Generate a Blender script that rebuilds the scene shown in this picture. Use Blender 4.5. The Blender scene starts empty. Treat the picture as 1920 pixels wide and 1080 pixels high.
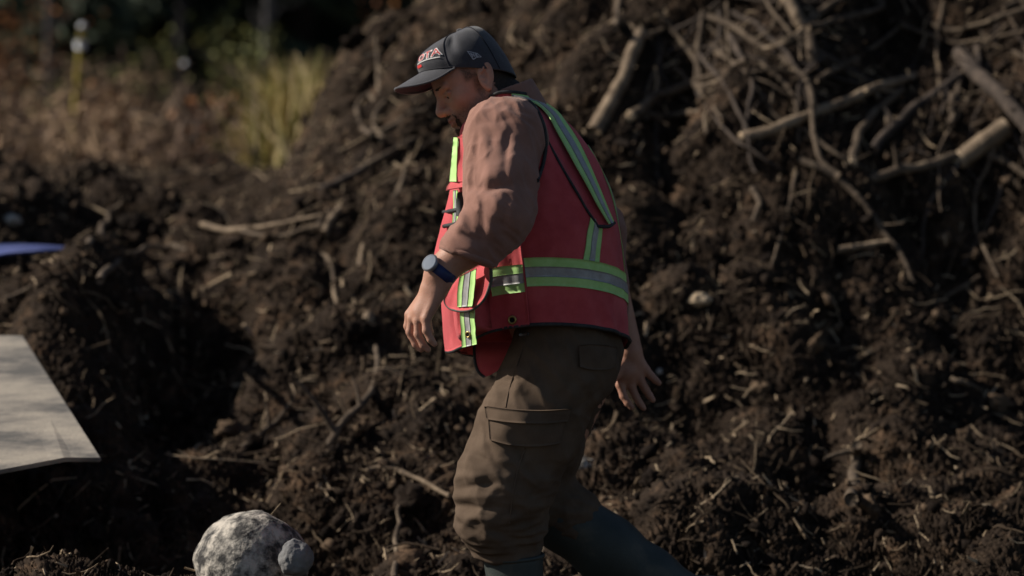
import bpy, math, random
import numpy as np
from mathutils import Vector, Matrix
from mathutils.bvhtree import BVHTree

random.seed(7)
RNG = np.random.default_rng(11)
SC = bpy.context.scene
COL = SC.collection
R = math.radians

# ------------------------------------------------------------------ camera
CAM = np.array((0.0, -8.0, 1.75))
FPX = 6080.0                 # focal length in photograph pixels (1920 wide)
PITCH = math.atan(390.0 / FPX)
cd = bpy.data.cameras.new('camera')
cam = bpy.data.objects.new('camera', cd)
COL.objects.link(cam)
cam.location = CAM
cam.rotation_euler = (math.pi / 2 - PITCH, 0, 0)
cd.sensor_width = 36.0
cd.lens = 36.0 * FPX / 1920.0
cd.clip_start = 0.1
cd.clip_end = 3000
cd.dof.use_dof = True
cd.dof.focus_distance = 7.75
cd.dof.aperture_fstop = 2.1
SC.camera = cam

# ------------------------------------------------------------------ light
SUN_EL, SUN_BACK = R(35), R(8)
sunvec = Vector((-math.cos(SUN_EL) * math.cos(SUN_BACK), math.cos(SUN_EL) * math.sin(SUN_BACK), math.sin(SUN_EL)))
w = bpy.data.worlds.new("World")
SC.world = w
w.use_nodes = True
nt = w.node_tree
sky = nt.nodes.new('ShaderNodeTexSky')
sky.sky_type = 'NISHITA'
sky.sun_disc = False
sky.sun_elevation = SUN_EL
sky.sun_rotation = math.atan2(sunvec.x, sunvec.y)
nt.links.new(sky.outputs[0], nt.nodes['Background'].inputs[0])
nt.nodes['Background'].inputs[1].default_value = 0.05
sl = bpy.data.lights.new('sun', 'SUN')
sl.energy = 5.0
sl.angle = R(0.5)
sl.color = (1.0, 0.92, 0.80)
so = bpy.data.objects.new('sun', sl)
COL.objects.link(so)
so.rotation_euler = sunvec.to_track_quat('Z', 'Y').to_euler()
so.location = (-10, 4, 12)
SC.view_settings.view_transform = 'Standard'
SC.view_settings.look = 'None'
SC.view_settings.exposure = 0.2
SC.view_settings.gamma = 1.0
SC.view_settings.use_curve_mapping = False


# ------------------------------------------------------------------ numpy noise
def _hash(ix, iy, iz, seed):
    h = (ix.astype(np.uint32) * np.uint32(374761393)) ^ (iy.astype(np.uint32) * np.uint32(668265263)) \
        ^ (iz.astype(np.uint32) * np.uint32(2246822519)) ^ np.uint32((seed * 3266489917) & 0xffffffff)
    h = (h ^ (h >> np.uint32(15))) * np.uint32(2246822519)
    h = (h ^ (h >> np.uint32(13))) * np.uint32(3266489917)
    return h ^ (h >> np.uint32(16))


def noise3(x, y, z, seed=0):
    x = np.asarray(x, np.float32); y = np.asarray(y, np.float32); z = np.asarray(z, np.float32)
    x, y, z = np.broadcast_arrays(x, y, z)
    fx, fy, fz = np.floor(x), np.floor(y), np.floor(z)
    ix, iy, iz = fx.astype(np.int32), fy.astype(np.int32), fz.astype(np.int32)
    x, y, z = x - fx, y - fy, z - fz
    u = x * x * x * (x * (x * 6 - 15) + 10)
    v = y * y * y * (y * (y * 6 - 15) + 10)
    wz = z * z * z * (z * (z * 6 - 15) + 10)
    out = 0
    for dx in (0, 1):
        wx_ = u if dx else 1 - u
        for dy in (0, 1):
            wy_ = v if dy else 1 - v
            for dz in (0, 1):
                ww = wz if dz else 1 - wz
                h = _hash(ix + dx, iy + dy, iz + dz, seed)
                gx = (h & np.uint32(1023)).astype(np.float32) * (2 / 1023.) - 1
                gy = ((h >> np.uint32(10)) & np.uint32(1023)).astype(np.float32) * (2 / 1023.) - 1
                gz = ((h >> np.uint32(20)) & np.uint32(1023)).astype(np.float32) * (2 / 1023.) - 1
                out = out + wx_ * wy_ * ww * (gx * (x - dx) + gy * (y - dy) + gz * (z - dz))
    return out * 1.25


def fbm3(x, y, z, octv=4, seed=0, gain=.5):
    o, a = 0, 1.0
    for k in range(octv):
        o = o + a * noise3(x * 2 ** k, y * 2 ** k, z * 2 ** k, seed + k)
        a *= gain
    return o


def worley2(x, y, seed=0):
    """distance to the nearest feature point, 2-D cells of size 1"""
    x = np.asarray(x, np.float32); y = np.asarray(y, np.float32)
    fx, fy = np.floor(x), np.floor(y)
    ix, iy = fx.astype(np.int32), fy.astype(np.int32)
    best = np.full(x.shape, 9.0, np.float32)
    z0 = np.zeros_like(ix)
    for dx in (-1, 0, 1):
        for dy in (-1, 0, 1):
            h = _hash(ix + dx, iy + dy, z0, seed)
            px = fx + dx + (h & np.uint32(1023)).astype(np.float32) / 1023.
            py = fy + dy + ((h >> np.uint32(10)) & np.uint32(1023)).astype(np.float32) / 1023.
            sz = .7 + .6 * ((h >> np.uint32(20)) & np.uint32(1023)).astype(np.float32) / 1023.
            d = ((px - x) ** 2 + (py - y) ** 2) * sz
            np.minimum(best, d, out=best)
    return np.sqrt(best)


def sstep(a, b, x):
    t = np.clip((x - a) / (b - a), 0, 1)
    return t * t * (3 - 2 * t)


# ------------------------------------------------------------------ mesh helpers
def mesh_np(name, V, F, smooth=True):
    """V (n,3), F (m,k) quads or tris -> mesh datablock"""
    V = np.ascontiguousarray(V, np.float32)
    F = np.ascontiguousarray(F, np.int32)
    me = bpy.data.meshes.new(name)
    me.vertices.add(len(V))
    me.vertices.foreach_set('co', V.ravel())
    m, k = F.shape
    me.loops.add(m * k)
    me.loops.foreach_set('vertex_index', F.ravel())
    me.polygons.add(m)
    me.polygons.foreach_set('loop_start', np.arange(0, m * k, k, dtype=np.int32))
    me.polygons.foreach_set('loop_total', np.full(m, k, np.int32))
    me.polygons.foreach_set('use_smooth', np.full(m, bool(smooth)))
    me.update(calc_edges=True)
    return me


def attr(me, name, vals):
    a = me.attributes.new(name, 'FLOAT', 'POINT')
    a.data.foreach_set('value', np.ascontiguousarray(vals, np.float32))


def link(name, me, mat=None, parent=None, loc=None):
    o = bpy.data.objects.new(name, me)
    COL.objects.link(o)
    if mat is not None and me is not None:
        me.materials.clear()
        me.materials.append(mat)
    if parent is not None:
        o.parent = parent
        o.matrix_parent_inverse = parent.matrix_basis.inverted()
    if loc is not None:
        o.location = loc
    return o


def tag(o, label=None, cat=None, group=None, kind=None):
    if label: o['label'] = label
    if cat: o['category'] = cat
    if group: o['group'] = group
    if kind: o['kind'] = kind
    return o


def origin_to(o, p):
    """move a single-mesh thing's origin to its base point"""
    p = Vector([float(c) for c in p])
    o.data.transform(Matrix.Translation(-p))
    o.location = p


def empty(name, loc):
    o = bpy.data.objects.new(name, None)
    COL.objects.link(o)
    o.location = loc
    o.empty_display_size = .1
    return o


def grid_faces(nu, nv, closed_u=False, closed_v=False):
    iu = np.arange(nu if closed_u else nu - 1)
    iv = np.arange(nv if closed_v else nv - 1)
    a, b = np.meshgrid(iu, iv, indexing='ij')
    a2, b2 = (a + 1) % nu, (b + 1) % nv
    return np.stack([a * nv + b, a2 * nv + b, a2 * nv + b2, a * nv + b2], -1).reshape(-1, 4)


def catmull(P, n):
    """resample a polyline smoothly to n points"""
    P = np.asarray(P, float)
    if len(P) == 2:
        t = np.linspace(0, 1, n)[:, None]
        return P[0] * (1 - t) + P[1] * t
    Q = np.vstack([2 * P[0] - P[1], P, 2 * P[-1] - P[-2]])
    s = np.linspace(0, len(P) - 1 - 1e-9, n)
    i = s.astype(int)
    t = (s - i)[:, None]
    p0, p1, p2, p3 = Q[i], Q[i + 1], Q[i + 2], Q[i + 3]
    return .5 * (2 * p1 + (p2 - p0) * t + (2 * p0 - 5 * p1 + 4 * p2 - p3) * t ** 2 + (3 * p1 - p0 - 3 * p2 + p3) * t ** 3)


def frames(P):
    T = np.gradient(P, axis=0)
    T /= np.linalg.norm(T, axis=1)[:, None] + 1e-9
    ref = np.array((0, 0, 1.0)) if abs(T[0, 2]) < .9 else np.array((0, 1.0, 0))
    N = np.zeros_like(P)
    n = ref - T[0] * (ref @ T[0])
    n /= np.linalg.norm(n)
    for k in range(len(P)):
        n = n - T[k] * (n @ T[k])
        n /= np.linalg.norm(n) + 1e-9
        N[k] = n
    return T, N, np.cross(T, N)


def tube_vf(P, rad, sides=8, caps=True, closed=False):
    """tube along points P with radii rad; caps close the ends"""
    P = np.asarray(P, float)
    rad = np.broadcast_to(np.asarray(rad, float), (len(P),))
    T, N, B = frames(P)
    if closed:
        T = np.roll(P, -1, 0) - np.roll(P, 1, 0)
        T /= np.linalg.norm(T, axis=1)[:, None]
        c = P.mean(0)
        N = P - c
        N -= T * (N * T).sum(1)[:, None]
        N /= np.linalg.norm(N, axis=1)[:, None]
        B = np.cross(T, N)
    a = np.linspace(0, 2 * math.pi, sides, endpoint=False)
    V = P[:, None] + rad[:, None, None] * (np.cos(a)[None, :, None] * N[:, None] + np.sin(a)[None, :, None] * B[:, None])
    V = V.reshape(-1, 3)
    F = grid_faces(len(P), sides, closed_u=closed, closed_v=True)
    if caps and not closed:
        n = len(V)
        V = np.vstack([V, P[0] - T[0] * rad[0] * .25, P[-1] + T[-1] * rad[-1] * .25])
        i = np.arange(sides); j = (i + 1) % sides
        e = (len(P) - 1) * sides
        F = np.vstack([F, np.stack([j, i, np.full(sides, n), np.full(sides, n)], 1)[:, [0, 1, 2, 2]],
                       np.stack([e + i, e + j, np.full(sides, n + 1), np.full(sides, n + 1)], 1)[:, [0, 1, 2, 2]]])
    return V, F


def fix_faces(F):
    """split quads with a repeated last vertex into a separate tri list"""
    F = np.asarray(F)
    t = F[:, 2] == F[:, 3]
    return F[~t], F[t][:, :3]


def mesh_mixed(name, V, F, smooth=True):
    q, t = fix_faces(F)
    V = np.ascontiguousarray(V, np.float32)
    me = bpy.data.meshes.new(name)
    me.vertices.add(len(V)); me.vertices.foreach_set('co', V.ravel())
    L = np.concatenate([q.ravel(), t.ravel()]).astype(np.int32)
    me.loops.add(len(L)); me.loops.foreach_set('vertex_index', L)
    tot = np.concatenate([np.full(len(q), 4), np.full(len(t), 3)]).astype(np.int32)
    st = np.concatenate([[0], np.cumsum(tot)[:-1]]).astype(np.int32)
    me.polygons.add(len(tot))
    me.polygons.foreach_set('loop_start', st); me.polygons.foreach_set('loop_total', tot)
    me.polygons.foreach_set('use_smooth', np.full(len(tot), bool(smooth)))
    me.update(calc_edges=True)
    return me


def merge_vf(parts):
    Vs, Fs, n = [], [], 0
    for V, F in parts:
        Vs.append(V); Fs.append(np.asarray(F) + n); n += len(V)
    return np.vstack(Vs), np.vstack(Fs)


def normals_of(V, F):
    a, b, c, d = (V[F[:, k]] for k in range(4))
    n = np.cross(c - a, d - b)
    N = np.zeros_like(V)
    for k in range(4):
        np.add.at(N, F[:, k], n)
    return N / (np.linalg.norm(N, axis=1)[:, None] + 1e-12)


def ico(sub):
    import bmesh
    bm = bmesh.new()
    bmesh.ops.create_icosphere(bm, subdivisions=sub, radius=1)
    bm.verts.ensure_lookup_table()
    V = np.array([v.co[:] for v in bm.verts]); F = np.array([[v.index for v in f.verts] for f in bm.faces])
    bm.free()
    return V, F


def W(u, v, y=0.0):
    """world point seen at photograph pixel (u,v), y metres beyond the man's plane"""
    d = 8.0 + y
    return np.array(((u - 960) / FPX * d, y, 1.75 - (v - 150) / FPX * d))


# ------------------------------------------------------------------ materials
def mat_new(name):
    m = bpy.data.materials.new(name)
    m.use_nodes = True
    n = m.node_tree
    return m, n, n.nodes['Principled BSDF']


def ramp(n, pts):
    r = n.nodes.new('ShaderNodeValToRGB')
    e = r.color_ramp.elements
    while len(e) < len(pts): e.new(.5)
    for k, (p, c) in enumerate(pts):
        e[k].position = p
        e[k].color = (*c, 1)
    return r


def material(name, c1, c2, scale=8.0, rough=.85, spec=.3, detail=6, bump=0.0, bscale=60.0, metal=0.0, c3=None,
             stretch=None, attrib=None, coat=0.0, sheen=0.0, stops=(.3, .52, .72)):
    """two or three colours mixed by noise in object space, with a fine bump"""
    m, n, p = mat_new(name)
    tc = n.nodes.new('ShaderNodeTexCoord')
    mp = n.nodes.new('ShaderNodeMapping')
    n.links.new(tc.outputs['Object'], mp.inputs[0])
    if stretch: mp.inputs['Scale'].default_value = stretch
    nz = n.nodes.new('ShaderNodeTexNoise')
    nz.inputs['Scale'].default_value = scale
    nz.inputs['Detail'].default_value = detail
    nz.inputs['Roughness'].default_value = .65
    n.links.new(mp.outputs[0], nz.inputs['Vector'])
    pts = [(.32, c1), (.68, c2)] if c3 is None else list(zip(stops, (c1, c2, c3)))
    r = ramp(n, pts)
    src = nz.outputs['Fac']
    if attrib:
        at = n.nodes.new('ShaderNodeAttribute'); at.attribute_name = attrib
        ma = n.nodes.new('ShaderNodeMath'); ma.operation = 'MULTIPLY_ADD'
        ma.inputs[1].default_value = .45
        n.links.new(nz.outputs['Fac'], ma.inputs[0])
        mb = n.nodes.new('ShaderNodeMath'); mb.operation = 'MULTIPLY'; mb.inputs[1].default_value = .6
        n.links.new(at.outputs['Fac'], mb.inputs[0])
        n.links.new(mb.outputs[0], ma.inputs[2])
        src = ma.outputs[0]
    n.links.new(src, r.inputs[0])
    n.links.new(r.outputs[0], p.inputs['Base Color'])
    p.inputs['Roughness'].default_value = rough
    p.inputs['Specular IOR Level'].default_value = spec
    p.inputs['Metallic'].default_value = metal
    if coat: p.inputs['Coat Weight'].default_value = coat
    if sheen:
        p.inputs['Sheen Weight'].default_value = sheen
        p.inputs['Sheen Roughness'].default_value = .6
    if bump:
        nb = n.nodes.new('ShaderNodeTexNoise')
        nb.inputs['Scale'].default_value = bscale
        nb.inputs['Detail'].default_value = 4
        n.links.new(mp.outputs[0], nb.inputs['Vector'])
        b = n.nodes.new('ShaderNodeBump')
        b.inputs['Strength'].default_value = 1
        b.inputs['Distance'].default_value = bump
        n.links.new(nb.outputs['Fac'], b.inputs['Height'])
        n.links.new(b.outputs[0], p.inputs['Normal'])
    return m


M = {}
M['soil'] = material('soil', (.012, .008, .006), (.034, .023, .016), 9, .92, .12, 8, .006, 90, c3=(.135, .084, .052), stops=(.32, .54, .74))
M['clod'] = material('clod', (.012, .008, .006), (.040, .027, .019), 14, .92, .12, 6, .004, 160, c3=(.105, .072, .048), attrib='tint')
M['chip'] = material('chip', (.045, .030, .019), (.12, .085, .054), 30, .85, .2, 4, c3=(.42, .32, .215), attrib='tint')
M['bark'] = material('bark', (.035, .025, .018), (.095, .070, .050), 14, .85, .2, 8, .004, 70, c3=(.19, .145, .10))
M['bark_pale'] = material('bark_pale', (.06, .043, .03), (.19, .14, .096), 14, .8, .2, 8, .004, 70, c3=(.34, .26, .18))
M['bark_dark'] = material('bark_dark', (.025, .019, .016), (.06, .046, .038), 14, .88, .2, 6, .003, 60, c3=(.12, .09, .07))
M['wood_cut'] = material('wood_cut', (.38, .28, .18), (.55, .43, .30), 40, .8, .2, 4)
M['rock_pale'] = material('rock_pale', (.04, .038, .038), (.22, .205, .185), 24, .85, .25, 12, .008, 60, c3=(.46, .42, .37), stops=(.41, .50, .60))
M['rock_grey'] = material('rock_grey', (.07, .07, .075), (.16, .16, .165), 10, .85, .3, 8, .004, 60, c3=(.26, .25, .24))
M['rock_dark'] = material('rock_dark', (.02, .02, .022), (.045, .045, .048), 10, .8, .3, 8, .004, 60)
M['vest'] = material('vest_cloth', (.42, .048, .060), (.55, .082, .094), 9, .85, .15, 8, .0009, 700, c3=(.61, .115, .128), sheen=.12)
M['lime'] = material('lime_tape', (.40, .68, .22), (.49, .76, .30), 40, .6, .3, 3, .0004, 700)
M['silver'] = material('silver_tape', (.30, .30, .31), (.40, .40, .41), 60, .45, .5, 3, .0003, 700, metal=.15)
M['piping'] = material('piping', (.022, .024, .026), (.05, .052, .055), 60, .75, .3, 3)
M['piping_grey'] = material('piping_grey', (.07, .07, .065), (.12, .12, .11), 60, .75, .3, 3)
M['shirt'] = material('shirt_cloth', (.225, .112, .084), (.30, .155, .120), 12, .88, .12, 8, .0013, 420, sheen=.15)
M['trousers'] = material('trouser_cloth', (.066, .045, .031), (.105, .074, .053), 8, .9, .12, 8, .0010, 600, c3=(.135, .097, .070))
M['rubber'] = material('boot_rubber', (.022, .030, .030), (.038, .047, .045), 7, .55, .35, 6, .0006, 200, c3=(.085, .080, .064), stops=(.3, .52, .66))
M['cap'] = material('cap_cloth', (.022, .023, .032), (.034, .035, .047), 40, .8, .25, 4, .0005, 800, sheen=.25)
M['capdark'] = material('cap_seam', (.012, .012, .017), (.02, .02, .028), 40, .8, .25, 4)
M['red_thread'] = material('red_thread', (.55, .03, .03), (.65, .05, .045), 80, .6, .3, 3)
M['white_thread'] = material('white_thread', (.62, .60, .60), (.75, .73, .72), 80, .6, .3, 3)
M['grey_thread'] = material('grey_thread', (.30, .30, .33), (.38, .38, .42), 80, .6, .3, 3)
M['skin'] = material('skin', (.36, .18, .125), (.46, .25, .18), 18, .55, .35, 6, .0006, 260)
M['hair'] = material('hair', (.018, .012, .009), (.045, .03, .022), 160, .7, .3, 4, .001, 500)
M['beard'] = material('beard', (.018, .012, .009), (.045, .03, .023), 160, .8, .2, 4, .001, 500)
M['strap'] = material('watch_strap', (.012, .022, .09), (.02, .035, .13), 50, .5, .4, 3)
M['steel'] = material('watch_steel', (.22, .23, .26), (.30, .31, .34), 40, .4, .5, 3, metal=.6)
M['dial'] = material('watch_glass', (.13, .16, .21), (.19, .22, .27), 20, .6, .1, 2)
M['brass'] = material('brass_eyelet', (.28, .2, .07), (.4, .3, .12), 40, .35, .5, 3, metal=.9)
M['hole'] = material('eyelet_hole', (.008, .007, .007), (.012, .01, .01), 40, .9, .1, 2)
M['eye'] = material('eye', (.22, .19, .18), (.26, .23, .21), 40, .4, .3, 2)
M['plate'] = material('dusty_plate', (.11, .105, .10), (.25, .225, .195), 4, .8, .25, 10, .0020, 90, c3=(.35, .31, .258), stretch=(1, 1.6, 1), stops=(.38, .50, .62))
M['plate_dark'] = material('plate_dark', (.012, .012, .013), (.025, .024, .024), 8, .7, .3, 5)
M['tarp'] = material('blue_tarp', (.055, .075, .22), (.11, .135, .32), 9, .6, .4, 4)
M['yellow'] = material('yellow_paint', (.26, .20, .03), (.36, .28, .05), 9, .6, .3, 4)
M['white'] = material('white_plastic', (.62, .64, .68), (.72, .74, .78), 9, .5, .3, 3)
# ------------------------------------------------------------------ signed distance modelling (smooth, continuous bodies)
class SDF:
    def __init__(s, xs, ys, zs):
        s.xs, s.ys, s.zs = (np.asarray(a, np.float32) for a in (xs, ys, zs))
        s.F = np.full((len(xs), len(ys), len(zs)), .3, np.float32)

    def _sub(s, lo, hi):
        sl = []
        for a, l, h in zip((s.xs, s.ys, s.zs), lo, hi):
            i = max(0, int(np.searchsorted(a, l)) - 1); j = min(len(a), int(np.searchsorted(a, h)) + 1)
            if j <= i: return None
            sl.append(slice(i, j))
        return tuple(sl)

    def _mix(s, fn, lo, hi, k, op):
        sl = s._sub(lo, hi)
        if sl is None: return
        X = s.xs[sl[0]][:, None, None]; Y = s.ys[sl[1]][None, :, None]; Z = s.zs[sl[2]][None, None, :]
        d = fn(X, Y, Z).astype(np.float32)
        f = s.F[sl]
        if op == 'add':
            h = np.clip(.5 + .5 * (f - d) / k, 0, 1)
            s.F[sl] = f * (1 - h) + d * h - k * h * (1 - h)
        elif op == 'sub':
            h = np.clip(.5 - .5 * (f + d) / k, 0, 1)
            s.F[sl] = f * (1 - h) - d * h + k * h * (1 - h)
        elif op == 'cut':
            s.F[sl] = np.maximum(f, d)

    def cone(s, a, b, ra, rb=None, k=.02, op='add'):
        """capsule that tapers from ra at a to rb at b"""
        rb = ra if rb is None else rb
        a = np.asarray(a, np.float32); b = np.asarray(b, np.float32)
        pad = 2 * k + .02
        lo = np.minimum(a - ra, b - rb) - pad; hi = np.maximum(a + ra, b + rb) + pad
        ba = b - a; L2 = float(ba @ ba) + 1e-12

        def fn(X, Y, Z):
            px, py, pz = X - a[0], Y - a[1], Z - a[2]
            t = np.clip((px * ba[0] + py * ba[1] + pz * ba[2]) / L2, 0, 1)
            return np.sqrt((px - t * ba[0]) ** 2 + (py - t * ba[1]) ** 2 + (pz - t * ba[2]) ** 2) - (ra + (rb - ra) * t)
        s._mix(fn, lo, hi, k, op)

    def ball(s, c, r, k=.02, op='add'):
        s.cone(c, np.asarray(c) + 1e-4, r, r, k, op)

    def ell(s, c, r, axes=None, k=.02, op='add'):
        c = np.asarray(c, np.float32); r = np.asarray(r, np.float32)
        A = np.eye(3, dtype=np.float32) if axes is None else np.asarray(axes, np.float32)
        ext = np.sqrt(((A * r[:, None]) ** 2).sum(0)) + 2 * k + .02

        def fn(X, Y, Z):
            px, py, pz = X - c[0], Y - c[1], Z - c[2]
            q = [(px * A[i, 0] + py * A[i, 1] + pz * A[i, 2]) for i in range(3)]
            k0 = np.sqrt(sum((q[i] / r[i]) ** 2 for i in range(3)))
            k1 = np.sqrt(sum((q[i] / r[i] ** 2) ** 2 for i in range(3))) + 1e-6
            return k0 * (k0 - 1) / k1
        s._mix(fn, c - ext, c + ext, k, op)

    def plane(s, p, n):
        """cut away everything on the side n points to"""
        p = np.asarray(p, np.float32); n = np.asarray(n, np.float32); n = n / np.linalg.norm(n)
        s._mix(lambda X, Y, Z: (X - p[0]) * n[0] + (Y - p[1]) * n[1] + (Z - p[2]) * n[2],
               (-9, -9, -9), (9, 9, 9), .01, 'cut')

    def chain(s, pts, rads, k=.02):
        for i in range(len(pts) - 1):
            s.cone(pts[i], pts[i + 1], rads[i], rads[i + 1], k)

    def mesh(s):
        """surface nets"""
        F = s.F
        ins = F < 0
        n = np.zeros(tuple(d - 1 for d in F.shape), np.uint8)
        C = [(i, j, k) for i in (0, 1) for j in (0, 1) for k in (0, 1)]
        cut = lambda A, c: A[c[0]:A.shape[0] - 1 + c[0], c[1]:A.shape[1] - 1 + c[1], c[2]:A.shape[2] - 1 + c[2]]
        for c in C: n += cut(ins, c)
        act = (n > 0) & (n < 8)
        I = np.argwhere(act)
        idx = np.full(act.shape, -1, np.int32)
        idx[tuple(I.T)] = np.arange(len(I))
        acc = np.zeros((len(I), 3)); cnt = np.zeros(len(I))
        ax = (s.xs, s.ys, s.zs)
        for c in C:
            for d in range(3):
                if c[d]: continue
                e = list(c); e[d] = 1
                fa = F[I[:, 0] + c[0], I[:, 1] + c[1], I[:, 2] + c[2]]
                fb = F[I[:, 0] + e[0], I[:, 1] + e[1], I[:, 2] + e[2]]
                m = (fa < 0) != (fb < 0)
                t = fa[m] / (fa[m] - fb[m])
                pa = np.stack([ax[q][I[m, q] + c[q]] for q in range(3)], 1)
                pb = np.stack([ax[q][I[m, q] + e[q]] for q in range(3)], 1)
                acc[m] += pa + (pb - pa) * t[:, None]; cnt[m] += 1
        V = acc / cnt[:, None]
        Q = []
        for d in range(3):
            sa = [slice(1, -1)] * 3; sb = [slice(1, -1)] * 3
            sa[d] = slice(0, -1); sb[d] = slice(1, None)
            A, B = ins[tuple(sa)], ins[tuple(sb)]
            o = (d + 1) % 3, (d + 2) % 3
            for flip, m in ((0, A & ~B), (1, ~A & B)):
                g = np.argwhere(m)
                off = np.ones(3, int); off[d] = 0
                g = g + off
                quad = []
                for (p, q) in ((-1, -1), (0, -1), (0, 0), (-1, 0)):
                    h = g.copy(); h[:, o[0]] += p; h[:, o[1]] += q
                    quad.append(idx[h[:, 0], h[:, 1], h[:, 2]])
                quad = np.stack(quad, 1)
                Q.append(quad[:, ::-1] if flip else quad)
        Q = np.vstack(Q)
        return V, Q[(Q >= 0).all(1)]


def axis_steps(lo, hi, coarse, fine, ranges):
    """rectilinear grid coordinates: fine spacing inside the given ranges"""
    out = [lo]
    while out[-1] < hi:
        x = out[-1]
        out.append(x + (fine if any(a - coarse <= x <= b for a, b in ranges) else coarse))
    return np.array(out)


def relax(V, F, n=1, lam=.5):
    for _ in range(n):
        S = np.zeros_like(V); c = np.zeros(len(V))
        for a, b in ((0, 1), (1, 2), (2, 3), (3, 0)):
            np.add.at(S, F[:, a], V[F[:, b]]); np.add.at(S, F[:, b], V[F[:, a]])
            np.add.at(c, F[:, a], 1); np.add.at(c, F[:, b], 1)
        V = V * (1 - lam) + lam * S / np.maximum(c, 1)[:, None]
    return V


def bvh_of(V, F):
    return BVHTree.FromPolygons([tuple(v) for v in V.tolist()], [tuple(f) for f in F.tolist()])


def ray_px(bvh, u, v):
    """first hit of the sight line through photograph pixel (u,v)"""
    p = W(u, v)
    d = Vector(p - CAM).normalized()
    h = bvh.ray_cast(Vector(CAM), d)
    return (np.array(h[0]), np.array(h[1])) if h[0] is not None else (None, None)
# ------------------------------------------------------------------ the man
def pline(*a):
    return [W(*p) for p in a]


# ---- head frame: f forward, l to his left (towards the camera), u up
HP, HY, HR = R(24), R(-15), R(12)
_F0 = np.array((-math.cos(HY), math.sin(HY), 0)); _L0 = np.array((-math.sin(HY), -math.cos(HY), 0)); _U0 = np.array((0, 0, 1.0))
HF = math.cos(HP) * _F0 - math.sin(HP) * _U0
_HU = math.cos(HP) * _U0 + math.sin(HP) * _F0
HL = math.cos(HR) * _L0 + math.sin(HR) * _HU
HU = math.cos(HR) * _HU - math.sin(HR) * _L0
HO = W(909, 143, -.078) - .078 * HL
HAX = np.stack([HF, HL, HU])
FS = .88                      # heads differ: this one is a little short from ear to nose
HAXS = np.stack([HF * FS, HL, HU])


def H(f, l, u):
    return HO + f * FS * HF + l * HL + u * HU


def head_local(V):
    return ((V - HO) @ HAX.T) / np.array((FS, 1, 1))


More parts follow.
